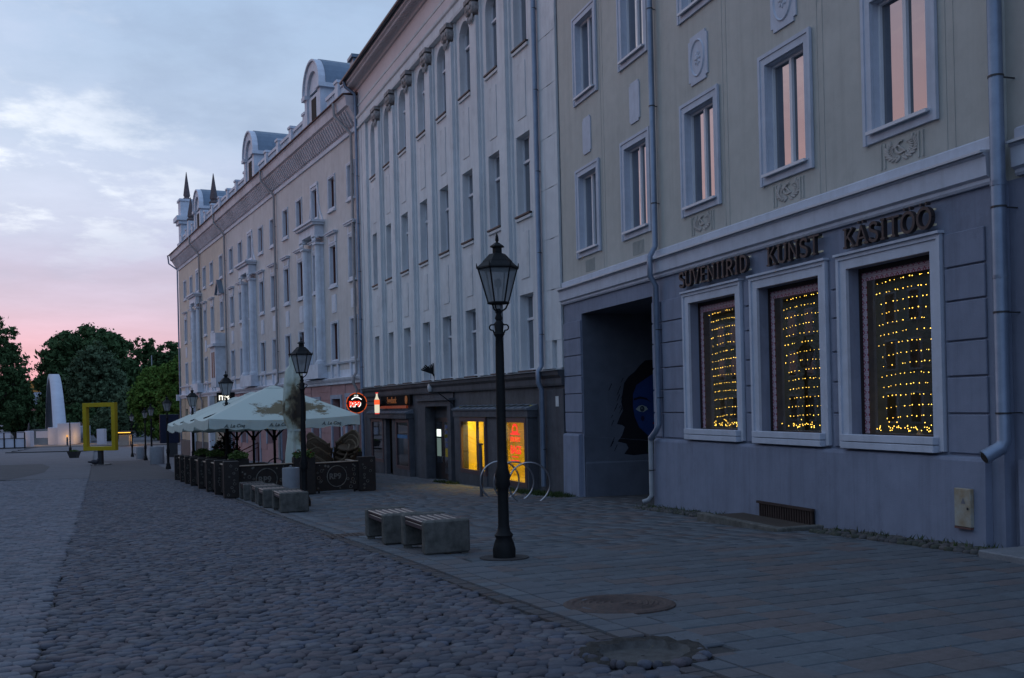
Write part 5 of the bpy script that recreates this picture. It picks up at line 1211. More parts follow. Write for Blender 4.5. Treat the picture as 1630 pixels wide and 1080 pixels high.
def panel(p, q, label, letters=None, seed=1):
    p, q = np.array(p), np.array(q); d = q-p; L_ = float(np.hypot(*d)); ang = math.atan2(d[1], d[0]); z0 = G((p[1]+q[1])/2)
    r = thing('patio_fence', label, 'fence', (p[0], p[1], z0), ang, 'punched-metal patio fence panels')
    MB().box(0, L_, -.02, .02, .08, .90).build('sheet', patiodark, r); MB().cbox(0, L_, -.05, .05, .90, .935, .008).build('top_rail', woodrail, r)
    MB().box(.1, .14, -.03, .03, -.03, .08).box(L_-.14, L_-.1, -.03, .03, -.03, .08).build('feet', blackiron, r)
    R_ = random.Random(seed); dsc = MB(); n = int(L_*22)
    for k in range(n):
        x, z = R_.uniform(.08, L_-.08), R_.uniform(.14, .86); rr = R_.uniform(.015, .05)
        if letters and math.hypot(x-L_/2, z-.5) < .36: continue
        if z > .68: dsc.add([(x+rr*math.cos(2*PI*t/10), -.0215-k*.00002, z+rr*.9*math.sin(2*PI*t/10)) for t in range(10)], [tuple(range(10))])  # solid pale discs painted as holes with light behind them
        else: dsc.ribbon([(x+rr*math.cos(t), z+rr*math.sin(t)) for t in np.linspace(0, 2*PI, 9)], .01, -.026-k*.00003, -.0215)
    kind(dsc.build('punched_pattern', holem, r), 'stuff')
    if letters:
        e_ = MB().ribbon([(L_/2+.31*math.cos(t), .5+.31*math.sin(t)) for t in np.linspace(0, 2*PI, 25)], .02, -.034, -.0215).build('emblem_ring', holem, r)
        text_mesh(letters, .24, holem, r, (L_/2-.25, -.03, .42), (PI/2, 0, 0), offset=.006)
    return r
mid = A_+(B_-A_)*.52
pillar(A_, 'front left corner pillar of the dark patio fence'); pillar(B_, 'wide dark pillar at the right end of the patio front', w_=.52)
planter(mid, 'dark planter box with green leaves and red flowers in the middle of the patio front', 1.10, .62, True)
u_ = (B_-A_)/np.hypot(*(B_-A_))
panel(A_+u_*.22, mid-u_*.33, 'left front patio panel with RP9 emblem, behind the benches', 'RP9', 3); panel(mid+u_*.33, B_-u_*.27, 'right front patio panel with RP9 emblem, behind the second lamp post', 'RP9', 5)
ordn = ['second', 'third', 'fourth', 'fifth', 'sixth', 'seventh', 'last']
ts = [0, .145, .285, .432, .597, .725, .849, 1.0]; dirC = (C_-A_)/np.hypot(*(C_-A_))
for i, t in enumerate(ts[1:]): pillar(A_+(C_-A_)*t, '%s dark pillar counted from the corner along the street side of the patio' % ordn[i], w_=.36)
for i in range(7): panel(A_+(C_-A_)*ts[i]+dirC*.15, A_+(C_-A_)*ts[i+1]-dirC*.15, 'patio side panel between the %s and the %s pillar' % ((['corner']+ordn)[i], ordn[i]), None, 20+i)
for i, t in enumerate((.05, .40, .66)): planter(A_+(C_-A_)*(t+.09)+cg*.5, '%s leafy planter box along the street side of the patio' % ['nearest', 'middle', 'farthest'][i], 1.08, .6)
planter((-5.35, 33.4), 'dark planter with green leaves by the pub wall at the right of the chairs', 1.15, .6, False)
D_ = B_+ag*6.5; E_ = C_+cg*3.7
for k in range(3): panel(B_+ag*(.3+k*2.1)-cg*.2, B_+ag*(2.2+k*2.1)-cg*.2, 'patio back panel beside the pub wall, %s from the front' % ['first', 'second', 'third'][k], None, 40+k)
# parasols
canvas = bpy.data.materials.new('parasol_canvas'); canvas.use_nodes = True; T = canvas.node_tree; Pn = T.nodes['Principled BSDF']; Pn.inputs['Roughness'].default_value = .9
tc_ = T.nodes.new('ShaderNodeTexCoord'); ns = T.nodes.new('ShaderNodeTexNoise'); ns.inputs['Scale'].default_value = 2.2; ns.inputs['Detail'].default_value = 8; ns.inputs['Roughness'].default_value = .7; T.links.new(tc_.outputs['Object'], ns.inputs[0])
vd = T.nodes.new('ShaderNodeVectorMath'); vd.operation = 'DISTANCE'; mpp = T.nodes.new('ShaderNodeMapping'); mpp.inputs['Scale'].default_value = (.62, 1.3, 1.0); T.links.new(tc_.outputs['Object'], mpp.inputs[0]); T.links.new(mpp.outputs[0], vd.inputs[0]); vd.inputs[1].default_value = (.22, -2.2, 2.55)
v1 = tm('ADD', vd.outputs['Value'], tm('MULTIPLY', tm('SUBTRACT', ns.outputs['Fac'], .5), 2.2))
mr_ = T.nodes.new('ShaderNodeMapRange'); mr_.inputs['From Min'].default_value = .75; mr_.inputs['From Max'].default_value = .55; T.links.new(v1, mr_.inputs[0])
mxn = T.nodes.new('ShaderNodeMix'); mxn.data_type = 'RGBA'; mxn.inputs[6].default_value = (.52, .58, .52, 1); mxn.inputs[7].default_value = (.16, .13, .075, 1); T.links.new(mr_.outputs[0], mxn.inputs[0]); T.links.new(mxn.outputs[2], Pn.inputs['Base Color'])
canvas2 = mat('parasol_canvas_clean', (.52, .58, .52), .9, col2=(.46, .51, .46), nscale=2, var=.06)
def parasol(p, label, m, txt=False):
    r = thing('parasol', label, 'parasol', (p[0], p[1], G(p[1])), math.atan2(cg[1], cg[0]), 'large open pale parasols over the patio')
    H, R = 2.40, 2.42; apex = 3.42; n = 9
    V = []; F = []
    for side_ in range(4):
        ca, sa_ = math.cos(side_*PI/2), math.sin(side_*PI/2); b = len(V)
        for i in range(n+1):          # from apex (i=0) to edge (i=n)
            f = i/n; rr = .28+(R-.28)*f; z = apex-.05-(apex-.05-H)*f**1.05
            for j in range(n+1):
                g = j/n*2-1; sag = .085*(1-g*g)*f*(.25+f*.9); x, y = g*rr, -rr; V.append((x*ca-y*sa_, x*sa_+y*ca, z-sag))
        for i in range(n):
            for j in range(n): a_ = b+i*(n+1)+j; F.append((a_, a_+1, a_+n+2, a_+n+1))
    cnp = npmesh('canopy', V, F, m, r, False)
    MB().lathe([(.42, apex-.07), (.40, apex-.03), (.05, apex+.06)], 4).xf(Matrix.Rotation(PI/4, 4, 'Z')).build('vent_cap', canvas2, r)
    V = []; F = []
    for side_ in range(4):
        ca, sa_ = math.cos(side_*PI/2), math.sin(side_*PI/2); b = len(V); K = 24
        for j in range(K+1):
            g = j/K*2-1; zt = H-.085*(1-g*g)*1.15; bow = .02*math.sin(j*1.7)
            for zz, oo in ((zt+.003, .004), (zt-.30-.03*math.sin(j*1.9), .03+bow)):
                x, y = g*(R+.004), -(R+oo); V.append((x*ca-y*sa_, x*sa_+y*ca, zz))
        for j in range(K): a_ = b+j*2; F.append((a_, a_+1, a_+3, a_+2))
    npmesh('valance', V, F, canvas2, r)
    MB().lathe([(.045, 0), (.045, apex-.1)], 8).lathe([(.30, 0), (.30, .06), (.06, .1)], 8).build('pole', blackiron, r, True)
    st_ = MB()
    for k in range(8):
        a_ = PI/4*k; L_ = R*(1.36 if k % 2 else 1.0); st_.tube([(0, 0, apex-.15), (L_*math.cos(a_)*.97, L_*math.sin(a_)*.97, H+.0)], .02, 4); st_.tube([(.06*math.cos(a_), .06*math.sin(a_), 1.68), (L_*.45*math.cos(a_), L_*.45*math.sin(a_), apex-.16-(apex-.15-H)*.45)], .022, 5)
    st_.lathe([(.08, 1.58), (.08, 1.75)], 8); st_.build('ribs', blackiron, r)
    if txt:
        for dx in (-1.6, -.2, 1.5): text_mesh('A. Le Coq', .15, mat('dark_print', (.12, .14, .13)), r, (dx-.35, -R-.037, H-.29), (PI/2, 0, 0), shear=.35, offset=.003)
    return r
C1 = np.array((-8.25, 34.8))
parasol(C1, 'nearest open parasol, its pale canvas scorched brown on the front', canvas, True)
parasol(C1+ag*5, 'second open parasol of the row, just behind the scorched one', canvas2); parasol(C1+ag*10, 'third open parasol of the row over the patio', canvas2); parasol(C1+ag*14.4, 'farthest open parasol, nearest the far lamp posts', canvas2)
# closed scorched parasol
cpz = thing('closed_parasol', 'tall closed parasol of scorched dirty canvas standing behind the second lamp post', 'parasol', (-6.55, 30.3, G(30.3)))
burn = bpy.data.materials.new('burnt_canvas'); burn.use_nodes = True; T = burn.node_tree; Pn = T.nodes['Principled BSDF']; Pn.inputs['Roughness'].default_value = .95
tc_ = T.nodes.new('ShaderNodeTexCoord'); ns = T.nodes.new('ShaderNodeTexNoise'); ns.inputs['Scale'].default_value = 2.6; ns.inputs['Detail'].default_value = 7; T.links.new(tc_.outputs['Object'], ns.inputs[0]); sp = T.nodes.new('ShaderNodeSeparateXYZ'); T.links.new(tc_.outputs['Object'], sp.inputs[0])
q_ = tm('ADD', tm('ABSOLUTE', tm('SUBTRACT', sp.outputs[2], 2.45)), tm('MULTIPLY', tm('SUBTRACT', ns.outputs['Fac'], .5), 2.4))
q_ = tm('SUBTRACT', q_, tm('MULTIPLY', sp.outputs[0], 1.2))
rp_ = T.nodes.new('ShaderNodeValToRGB'); T.links.new(q_, rp_.inputs[0]); e = rp_.color_ramp.elements; e[0].position = .12; e[0].color = (.045, .035, .026, 1); e[1].position = 1.0; e[1].color = (.52, .56, .48, 1); k = e.new(.42); k.color = (.16, .13, .08, 1); k = e.new(.6); k.color = (.34, .35, .26, 1)
T.links.new(rp_.outputs[0], Pn.inputs['Base Color'])
prof = [(.10, 4.12), (.14, 4.0), (.12, 3.86), (.22, 3.7), (.27, 3.2), (.31, 2.6), (.29, 2.2), (.20, 1.9), (.22, 1.75), (.28, 1.2), (.31, .55)]
V = []; F = []; n = 40
for j, (r_, z) in enumerate(prof):
    for i in range(n):
        a_ = 2*PI*i/n; rr = r_*(1+.16*math.sin(8*a_+.25*j)+.07*math.sin(3*a_+j)); V.append((rr*math.cos(a_), rr*math.sin(a_), z+(.06*math.sin(5*a_) if j == len(prof)-1 else 0)))
for j in range(len(prof)-1):
    for i in range(n): F.append((j*n+i, (j+1)*n+i, (j+1)*n+(i+1) % n, j*n+(i+1) % n))
npmesh('folded_canvas', V, F, burn, cpz, True); MB().lathe([(.035, 0), (.035, 4.14), (.16, 4.15), (.16, 4.19), (.02, 4.2)], 8).lathe([(.3, 0), (.3, .08), (.05, .1)], 8).build('pole', blackiron, cpz); MB().lathe([(.225, 1.86), (.235, 1.93)], 16).build('tie_band', canvas2, cpz)
# stacked wicker chairs
def chair_proto(loc, rot, label):
    r = thing('wicker_chair', label, 'chair', loc, 0, 'stacked brown wicker chairs on the patio'); r.rotation_euler = rot
    V = []; F = []; K = 12
    for j in range(5):
        for i in range(K+1):
            a_ = PI*1.16*i/K-PI*.08; f = j/4; top = .50+.38*math.sin(max(0, min(PI, a_)))**1.5+.02*math.sin(i*2.1)
            rr = .37+.05*f; V.append((rr*math.cos(a_), rr*math.sin(a_)*.95, .22+(top-.22)*f))
    for j in range(4):
        for i in range(K): a_ = j*(K+1)+i; F.append((a_, a_+1, a_+K+2, a_+K+1))
    V2 = [(x*.92, y*.92, z) for x, y, z in V]; b = len(V); F2 = [(f[3]+b, f[2]+b, f[1]+b, f[0]+b) for f in F]
    F3_ = [(4*(K+1)+i, 4*(K+1)+i+1, b+4*(K+1)+i+1, b+4*(K+1)+i) for i in range(K)]
    npmesh('backrest', V+V2, F+F2+F3_, wicker, r, True)
    MB().lathe([(.27, .36), (.29, .40), (.27, .43)], 12).build('seat', wicker, r)
    for sx_, sy_ in ((-.22, -.2), (.22, -.2), (-.2, .2), (.2, .2)): MB().tube([(sx_, sy_, 0), (sx_*.95, sy_*.95, .4)], .018, 5).build('leg', wicker, r)
    rim = MB(); rim.tube([(V[4*(K+1)+i][0]*.96, V[4*(K+1)+i][1]*.96, V[4*(K+1)+i][2]) for i in range(K+1)], .028, 6); rim.build('arm_rim', mat('wicker_rim', (.15, .11, .07), .7, bump=.6), r, True)
    return r
nth = ['lowest', 'second', 'third', 'fourth', 'fifth', 'sixth', 'topmost']
first = None
for sx_, (bx, by, rz_, lean) in enumerate(((-6.15, 32.0, 2.6, .12), (-5.55, 32.3, -.9, .42))):
    for k in range(7):
        loc = (bx+lean*.13*k*math.cos(rz_*0)*.6, by-.01*k, G(by)+k*.155); lb = '%s wicker chair of the %s stack behind the right patio panel' % (nth[k], ('left', 'right leaning')[sx_])
        rot = (lean*.5*(1 if sx_ else -.3), lean*.2*k*.5, rz_+random.uniform(-.5, .5))
        if first is None: first = chair_proto(loc, rot, lb)
        else:
            q = dup(first, None, loc); q.rotation_euler = rot; q['label'] = lb
# dark tables inside patio
def table(p, label):
    r = thing('patio_table', label, 'table', (p[0], p[1], G(p[1])), .4, 'dark tables under the parasols'); MB().cbox(-.6, .6, -.4, .4, .71, .75, .01).build('tabletop', mat('table_wood', (.09, .07, .05)), r)
    for sx_, sy_ in ((-.5, -.3), (.5, -.3), (-.5, .3), (.5, .3)): MB().box(sx_-.03, sx_+.03, sy_-.03, sy_+.03, 0, .71).build('leg', blackiron, r)
table((-8.0, 31.6), 'dark table under the front edge of the scorched parasol'); table((-9.6, 36.6), 'dark table under the second parasol'); table((-11.4, 40.2), 'dark table under the third parasol')
# shrubs and red lattice at the far patio end
rs = thing('potted_shrub', 'dark shrub with a few red blossoms at the far left end of the patio', 'shrub', (-12.3, 43.0, G(43))); V, F = leaves(1300, .75, 1.5, (0, 0, .25), .07); npmesh('foliage', V, F, mat('dark_leaf', (.03, .045, .018), .9), rs); V, F = leaves(70, .8, 1.2, (0, 0, .8), .04); npmesh('blossoms', V, F, redflower, rs); MB().lathe([(.28, 0), (.35, .35)], 10).build('pot', darkmetal, rs)
rl = thing('red_handrail', 'sloping red handrail beside the shrub behind the parasol poles', 'handrail', (-11.6, 43.4, G(43.4)))
MB().tube([(-.9, 0, .75), (.55, .2, 1.45)], .02, 5).tube([(-.9, 0, .55), (.55, .2, 1.25)], .015, 5).tube([(-.9, 0, 0), (-.9, 0, .75)], .02, 5).tube([(.55, .2, 0), (.55, .2, 1.45)], .02, 5).build('rails', mat('red_paint', (.22, .02, .03)), rl)
# hoops
def hoop(p, ang, label, R=.50, grp='steel bicycle hoops by the dark wall'):
    r = thing('bicycle_hoop', label, 'bicycle hoop', (p[0], p[1], G(p[1])), ang, grp); n = 28; c = R*.86
    MB().tube([(R*math.sin(t), 0, c+R*math.cos(t)) for t in np.linspace(-PI*.86, PI*.86, n)], .021, 10).build('ring', steel, r, True)
    MB().lathe([(.05, 0), (.05, .01)], 10, (R*math.sin(-PI*.86), 0, 0)).lathe([(.05, 0), (.05, .01)], 10, (R*math.sin(PI*.86), 0, 0)).build('foot_plate', steel, r); return r
hoop((.37, 23.95), .12, 'rightmost shiny steel bicycle hoop of the three by the bag shop'); hoop((.0, 24.9), .15, 'middle steel bicycle hoop behind the nearest lamp post'); hoop((-.36, 25.8), .12, 'leftmost steel bicycle hoop below the first yellow window')
for k in range(4): hoop((-10.0+.55*k, 42.3+.2*k), .6, '%s small steel hoop seen between the parasol poles' % ['leftmost', 'second', 'third', 'rightmost'][k], .42, 'bicycle hoops behind the patio')
bp = thing('bollard', 'slim grey post beside the nearest lamp post in front of the bag shop', 'bollard', (-.85, 26.2, G(26.2))); MB().lathe([(.045, 0), (.045, 1.35), (.075, 1.36), (.075, 1.39), (.02, 1.4)], 10).build('post', mat('post_grey', (.09, .09, .10)), bp, True)

# ================================================================== manholes
mh = thing('manhole_cover', 'round reddish cast-iron manhole cover set in the slabs, lower centre right', 'manhole cover', (MAN[0][0], MAN[0][1], G(MAN[0][1])+.027)); mh.rotation_euler = (-.035, 0, 0)
MB().lathe([(.01, 0), (.33, 0), (.34, .006), (.355, -.004), (.40, -.004), (.42, .006), (.47, .006), (.50, -.006), (.50, -.04)], 36).build('frame', mat('manhole_iron', (.095, .062, .052), .7, col2=(.05, .04, .038), nscale=14, bump=.6, bscale=40), mh)
rg = MB()
for R_ in (.08, .14, .20, .26, .31):
    K = 36; vs = []
    for q in range(K):
        a_ = 2*PI*q/K; wob = 1+.03*math.sin(5*a_+R_*20)
        for (dr, zz) in ((-.012, .0005), (0, .009), (.012, .0005)): vs.append(((R_+dr)*wob*math.cos(a_), (R_+dr)*wob*math.sin(a_), zz))
    rg.add(vs, [(q*3+j, q*3+j+1, ((q+1) % K)*3+j+1, ((q+1) % K)*3+j) for q in range(K) for j in range(2)])
rg.build('raised_rings', mat('manhole_iron', (.095, .062, .052)), mh, True)
m2 = thing('sunken_manhole', 'sunken pale manhole lid in a broken-edged pit at the cobble border, bottom of the picture', 'manhole', (MAN[1][0], MAN[1][1], G(MAN[1][1])))
m2.rotation_euler = (-.035, 0, 0); m2.scale = (.70, .62, 1)
V = []; F = []; n = 48; R_ = random.Random(5)
jag = [R_.uniform(-.05, .04) for _ in range(n)]; ring = [(.02, .0), (.40, .0), (.43, .004), (.46, .018), (.52, .022), (.60, .028), (.66, .014)]
# collar of broken mortar standing slightly proud on the far side
for j, (r_, z) in enumerate(ring):
    for i in range(n):
        a_ = 2*PI*i/n; far = .5+.5*math.sin(a_); rr = r_+(jag[i] if j in (3, 4, 5) else 0); V.append((rr*math.cos(a_), rr*.92*math.sin(a_), z+(.042*far*(1+4*jag[i]) if j in (3, 4, 5) else 0)+(.006 if j < 3 else 0)))
for j in range(len(ring)-1):
    for i in range(n): F.append((j*n+i, j*n+(i+1) % n, (j+1)*n+(i+1) % n, (j+1)*n+i))
npmesh('broken_collar', V[3*n:], [tuple(v-3*n for v in f) for f in F if min(f) >= 3*n], mat('mortar_with_pit_shadow', (.055, .05, .045), .95, col2=(.018, .016, .014), nscale=9, bump=1, bscale=30), m2, True)  # mortar coloured extra dark to carry the shadow of the pit
npmesh('lid', V[:4*n], [f for f in F if max(f) < 4*n], mat('pale_lid', (.10, .098, .095), .9, col2=(.055, .05, .047), nscale=6, bump=.6, bscale=40), m2)
rb = MB(); 
for R_ in range(26):
    a_ = 2*PI*R_/26+random.uniform(-.08, .08); rr = .60+random.uniform(-.05, .06); sz_ = random.uniform(.03, .065); rb.ell((rr*math.cos(a_), rr*.93*math.sin(a_), .02), (sz_*1.3, sz_, .035), 7, 5)
kind(rb.build('loose_stones', cobm, m2, True), 'stuff')
dc = thing('drain_cover', 'small rusty drain cover in the kerb line left of the benches', 'drain cover', (-2.72, 16.05, G(16.05)+.014), math.atan2(cg[1], cg[0])); MB().cbox(-.34, .34, -.2, .2, -.02, .015, .006).build('frame', mat('manhole_iron', (.095, .062, .052)), dc)
for k in range(7): MB().box(-.28+k*.085, -.24+k*.085, -.15, .15, .0155, .021).build('bar', mat('rusty_slat', (.045, .03, .026)), dc)
# weeds at wall feet
def weeds(name, pts, n, h=.10):
    P_ = np.array(pts); idx = rng.integers(0, len(P_), n); p = P_[idx]+rng.normal(0, .12, (n, 2)); a_ = rng.uniform(0, 2*PI, n); hh = h*rng.uniform(.4, 1.4, n); w_ = .012*rng.uniform(.6, 1.6, n); lx, ly = rng.normal(0, .05, n), rng.normal(0, .05, n); z = Gn(p[:, 1])+.01
    V = np.stack([np.stack([p[:, 0]-w_*np.cos(a_), p[:, 1]-w_*np.sin(a_), z], -1), np.stack([p[:, 0]+w_*np.cos(a_), p[:, 1]+w_*np.sin(a_), z], -1), np.stack([p[:, 0]+lx, p[:, 1]+ly, z+hh], -1)], 1).reshape(-1, 3)
    kind(tag(npmesh(name, V, np.arange(3*n).reshape(-1, 3), grassm), 'sparse green weeds growing at the foot of the walls', 'weeds'), 'stuff')
M2_ = b2.matrix_basis; pts = []
for s_ in np.arange(0.1, 4.0, .1): v = M2_ @ Vector((s_, .35, 0)); pts.append((v.x, v.y)); v = M2_ @ Vector((s_, .6, 0)); pts.append((v.x, v.y)) if s_ < 2 else None
for s_ in np.arange(7.5, 9.6, .1): v = M2_ @ Vector((s_, .5, 0)); pts.append((v.x, v.y))
for s_ in np.arange(3.4, 6.3, .3): v = M1 @ Vector((s_, .25, 0)); pts.append((v.x, v.y))
for s_ in np.arange(9.3, 12.6, .25): v = M1 @ Vector((s_, .3, 0)); pts.append((v.x, v.y))
for s_ in np.arange(17.0, 18.1, .1): v = M1 @ Vector((s_, .3, 0)); pts.append((v.x, v.y)); v = M1 @ Vector((s_, .5, 0)); pts.append((v.x, v.y))
weeds('weeds', pts, 2600, .09)

lp = []
for k in range(420):
    Y = random.uniform(6.5, 24)**1.0; off = abs(random.gauss(0, .9)); lp.append((edge_x(Y)+random.choice((-1, 1))*off*.6+random.uniform(0, 4)*(random.random() < .4), Y))
lp = np.array(lp); n = len(lp); a_ = rng.uniform(0, 6.28, n); r_ = rng.uniform(.006, .02, n); z = Gn(lp[:, 1])+.03
V = np.stack([np.stack([lp[:, 0]+r_*np.cos(a_+t)*(1 if t % 2 < 1 else .5), lp[:, 1]+r_*np.sin(a_+t)*(1 if t % 2 < 1 else .5), z+rng.uniform(0, .008, n)], -1) for t in (0, 1.57, 3.14, 4.71)], 1).reshape(-1, 3)
kind(tag(npmesh('litter', V, np.arange(4*n).reshape(-1, 4), mat('dry_leaf', (.10, .085, .06), .9)), 'tiny dry leaves and bits scattered along the kerb', 'litter'), 'stuff')
# ================================================================== far square
yf = thing('yellow_frame', 'tall yellow rectangular photo frame standing on a dark foot in the square', 'frame', px(160.5, 717, 66)[:2]+(0,)); yf.rotation_euler = (0, 0, math.radians(-12))
zt, zbm = px(160, 641.5, 66)[2], px(160, 717.5, 66)[2]; hw = 1.18; t = .27
for (x0, x1, za, zc) in ((-hw, -hw+t, zbm, zt), (hw-t, hw, zbm, zt), (-hw+t, hw-t, zbm, zbm+t), (-hw+t, hw-t, zt-t, zt)): MB().cbox(x0, x1, -.17, .17, za, zc, .01).build('bar', yellowm, yf)
g_ = G(66); MB().box(-.16, .12, -.12, .12, g_-.02, zbm).cbox(-.55, .5, -.4, .4, g_-.02, g_+.08, .02).build('foot', darkmetal, yf)
bd = thing('pigeon', 'dark pigeon standing on the paving in front of the yellow frame', 'bird', (-26.4, 63.4, G(63.4)+.03)); bd.rotation_euler = (0, 0, .4); bd.scale = (1.5, 1.5, 1.5)
b = MB(); b.ell((0, 0, .17), (.16, .085, .10), 12, 8, .25).ell((.15, 0, .29), (.05, .045, .05), 8, 6).tube([(.10, 0, .2), (.15, 0, .29)], [.07, .04], 8).tube([(-.10, 0, .17), (-.27, 0, .19)], [.06, .03], 6).tube([(.19, 0, .29), (.225, 0, .28)], [.014, .003], 5).tube([(.0, .03, .1), (.01, .03, 0)], .01, 5).tube([(.0, -.03, .1), (.01, -.03, 0)], .01, 5).build('body', mat('pigeon_grey', (.04, .04, .05), .7), bd, True)
fbx = thing('stone_planter', 'dark flared stone planter left of the yellow frame', 'planter', (px(118, 726, 90)[0], 90, G(90))); MB().lathe([(.42, 0), (.44, .1), (.62, .55), (.65, .6), (.55, .6)], 4).xf(Matrix.Rotation(PI/4, 4, 'Z')).build('bowl', mat('dark_stone', (.06, .055, .055), .9), fbx); V, F = leaves(200, .4, .2, (0, 0, .56), .07); npmesh('foliage', V, F, leafm, fbx)
nb_ = thing('notice_board', 'dark navy notice board on a thick foot at the corner of the pink building', 'notice board', (px(272, 726, 84)[0], 84, G(84))); MB().cbox(-.85, .75, -.15, .15, 1.2, 3.6, .03).build('board', mat('navy_board', (.012, .016, .04), .4), nb_); MB().box(-.1, .55, -.12, .12, 0, 1.2).build('foot', darkmetal, nb_)
pl_ = thing('flag_pole', 'thin dark post standing in front of the bridge arch', 'post', (px(112, 716, 112)[0], 112, G(112))); MB().lathe([(.16, 0), (.16, .5), (.07, .6), (.06, 3.5), (.02, 3.6)], 8).build('post', blackiron, pl_)
tl = thing('tall_lamp_mast', 'thin grey lamp mast rising among the right-hand trees', 'mast', (px(242, 600, 200)[0], 200, -3)); MB().tube([(0, 0, 0), (0, 0, px(242, 566, 200)[2]+3)], .09, 6).build('mast', mat('mast_grey', (.3, .32, .34)), tl)
# steps down towards the bridge
sp_ = kind(bpy.data.objects.new('steps', None)); link(sp_); 
for k in range(4):
    Y = 112+k*5.5; x0 = px(8+k*10, 710, Y)[0]; x1 = px(136+k*4, 710, Y)[0]
    MB().box(x0, x1, Y, Y+.5, G(Y)-.02, G(Y)+.13).build('step', mat('step_dark', (.05, .052, .058)), sp_)
    MB().box(x0, x1, Y+.502, Y+4.5, G(Y+2)-.02, G(Y)+.11).build('landing', plazam, sp_)
kind(MB().box(-120, -20, 141, 153, -3.2, -2.93).build('embankment_road', mat('embankment', (.16, .14, .13), .9, nscale=1)))
# bridge
whitec = mat('white_concrete', (.42, .44, .50), .8, col2=(.36, .38, .44), nscale=.6, var=.06)
brg = thing('arch_bridge', 'white concrete arched footbridge seen end-on across the river', 'bridge')
n0, n1 = np.array(px(97, 700, 152)[:2]), np.array(px(80, 690, 212)[:2])
zarch = px(92, 594, 176)[2]; mb = MB(); K = 30; wr = 1.55; sec = []
dirb = (n1-n0)/np.hypot(*(n1-n0)); prp = np.array((dirb[1], -dirb[0]))
for i in range(K+1):
    f = i/K; u = f*2-1; zc = -3.2+(zarch+3.2)*(1-abs(u)**2.2); c = n0+(n1-n0)*f; tz = 1.0+.5*abs(u); wx = wr*(1+.25*abs(u))
    sec.append([(c[0]-prp[0]*wx/2, c[1]-prp[1]*wx/2, zc), (c[0]+prp[0]*wx/2, c[1]+prp[1]*wx/2, zc), (c[0]+prp[0]*wx/2, c[1]+prp[1]*wx/2, zc-tz), (c[0]-prp[0]*wx/2, c[1]-prp[1]*wx/2, zc-tz)])
V = [v for s_ in sec for v in s_]; F = [(i*4+j, i*4+(j+1) % 4, (i+1)*4+(j+1) % 4, (i+1)*4+j) for i in range(K) for j in range(4)]
npmesh('arch', V, F, whitec, brg)
q = px(88, 700, 148); MB().cbox(q[0]-1.55, q[0]+.2, 149, 160, -3.3, -.35, .05).build('abutment_wall', whitec, brg); q = px(102, 700, 148); MB().cbox(q[0]-.95, q[0]+.75, 148.0, 152, -3.3, .25, .05).build('abutment', whitec, brg)
x0, x1 = px(50, 700, 160)[0], px(150, 700, 160)[0]
mb = MB(); K = 16
V = []; F = []
for i in range(K+1):
    f = i/K; Y = 150+f*66; zc = -2.95+1.9*math.sin(PI*f); c = n0+(n1-n0)*f
    for o in (-5.2, 5.2):
        V.append((c[0]+prp[0]*o, Y, zc)); V.append((c[0]+prp[0]*o, Y, zc-.6))
for i in range(K): a_ = i*4; F += [(a_, a_+2, a_+6, a_+4), (a_+1, a_+5, a_+7, a_+3), (a_, a_+4, a_+5, a_+1), (a_+2, a_+3, a_+7, a_+6)]
npmesh('deck', V, F, mat('deck_paving', (.14, .13, .13), .9), brg)
def rail(o, name='railing'):
    m_ = MB(); bars = MB()
    pr = None
    for i in range(K+1):
        f = i/K; Y = 151+f*62; zc = -2.95+1.9*math.sin(PI*f); c = n0+(n1-n0)*f; P1 = (c[0]+prp[0]*o, Y, zc+1.15)
        if pr: m_.tube([pr, P1], .07, 4)
        pr = P1
    r_ = m_.build(name, mat('rail_dark', (.05, .04, .045)), brg)
    V = []; F = []
    for i in range(K+1):
        f = i/K; Y = 151+f*62; zc = -2.95+1.9*math.sin(PI*f); c = n0+(n1-n0)*f; V += [(c[0]+prp[0]*o, Y, zc+.02), (c[0]+prp[0]*o, Y, zc+1.05)]
    for i in range(K): a_ = i*2; F.append((a_, a_+2, a_+3, a_+1))
    npmesh('railing_mesh', V, F, mat('rail_mesh', (.045, .035, .035), .8), brg)
rail(5.1); rail(-5.1)
def pillar_b(x, y, Z, w_, h, label):
    q = px(x, y, Z); o_ = thing('bridge_pillar', label, 'pillar', (q[0], Z, -3.05), 0, 'white concrete pillars by the bridge'); MB().cbox(-w_/2, w_/2, -.5, .5, 0, h, .04).build('shaft', whitec, o_)
pillar_b(162, 700, 146, 1.05, 2.35, 'white pillar framed inside the yellow frame'); pillar_b(120, 700, 168, .65, 2.6, 'slim white pillar just right of the arch foot'); pillar_b(47, 700, 143, .85, 2.35, 'white pillar at the end of the left river parapet')
rpq = thing('river_parapet', 'pale river parapet with dark railing at the far left', 'parapet', (0, 0, 0)); a0, a1 = px(-60, 700, 141), px(40, 700, 141)
MB().box(a0[0], a1[0], 141, 141.3, -3.05, -1.75).build('parapet_wall', whitec, rpq)
for k in range(7): MB().box(a0[0]+k*1.45, a0[0]+k*1.45+.16, 140.9, 141.0, -3.0, -.85).build('post', blackiron, rpq)
MB().box(a0[0], a1[0], 140.93, 140.99, -1.72, -1.64).box(a0[0], a1[0], 140.93, 140.99, -.9, -.82).build('rail', blackiron, rpq)
for k in range(4): MB().box(a0[0]+.3+k*2.9, a0[0]+2.2+k*2.9, 150, 150.2, -1.9, -.9).build('lit_panel', whitec, rpq)
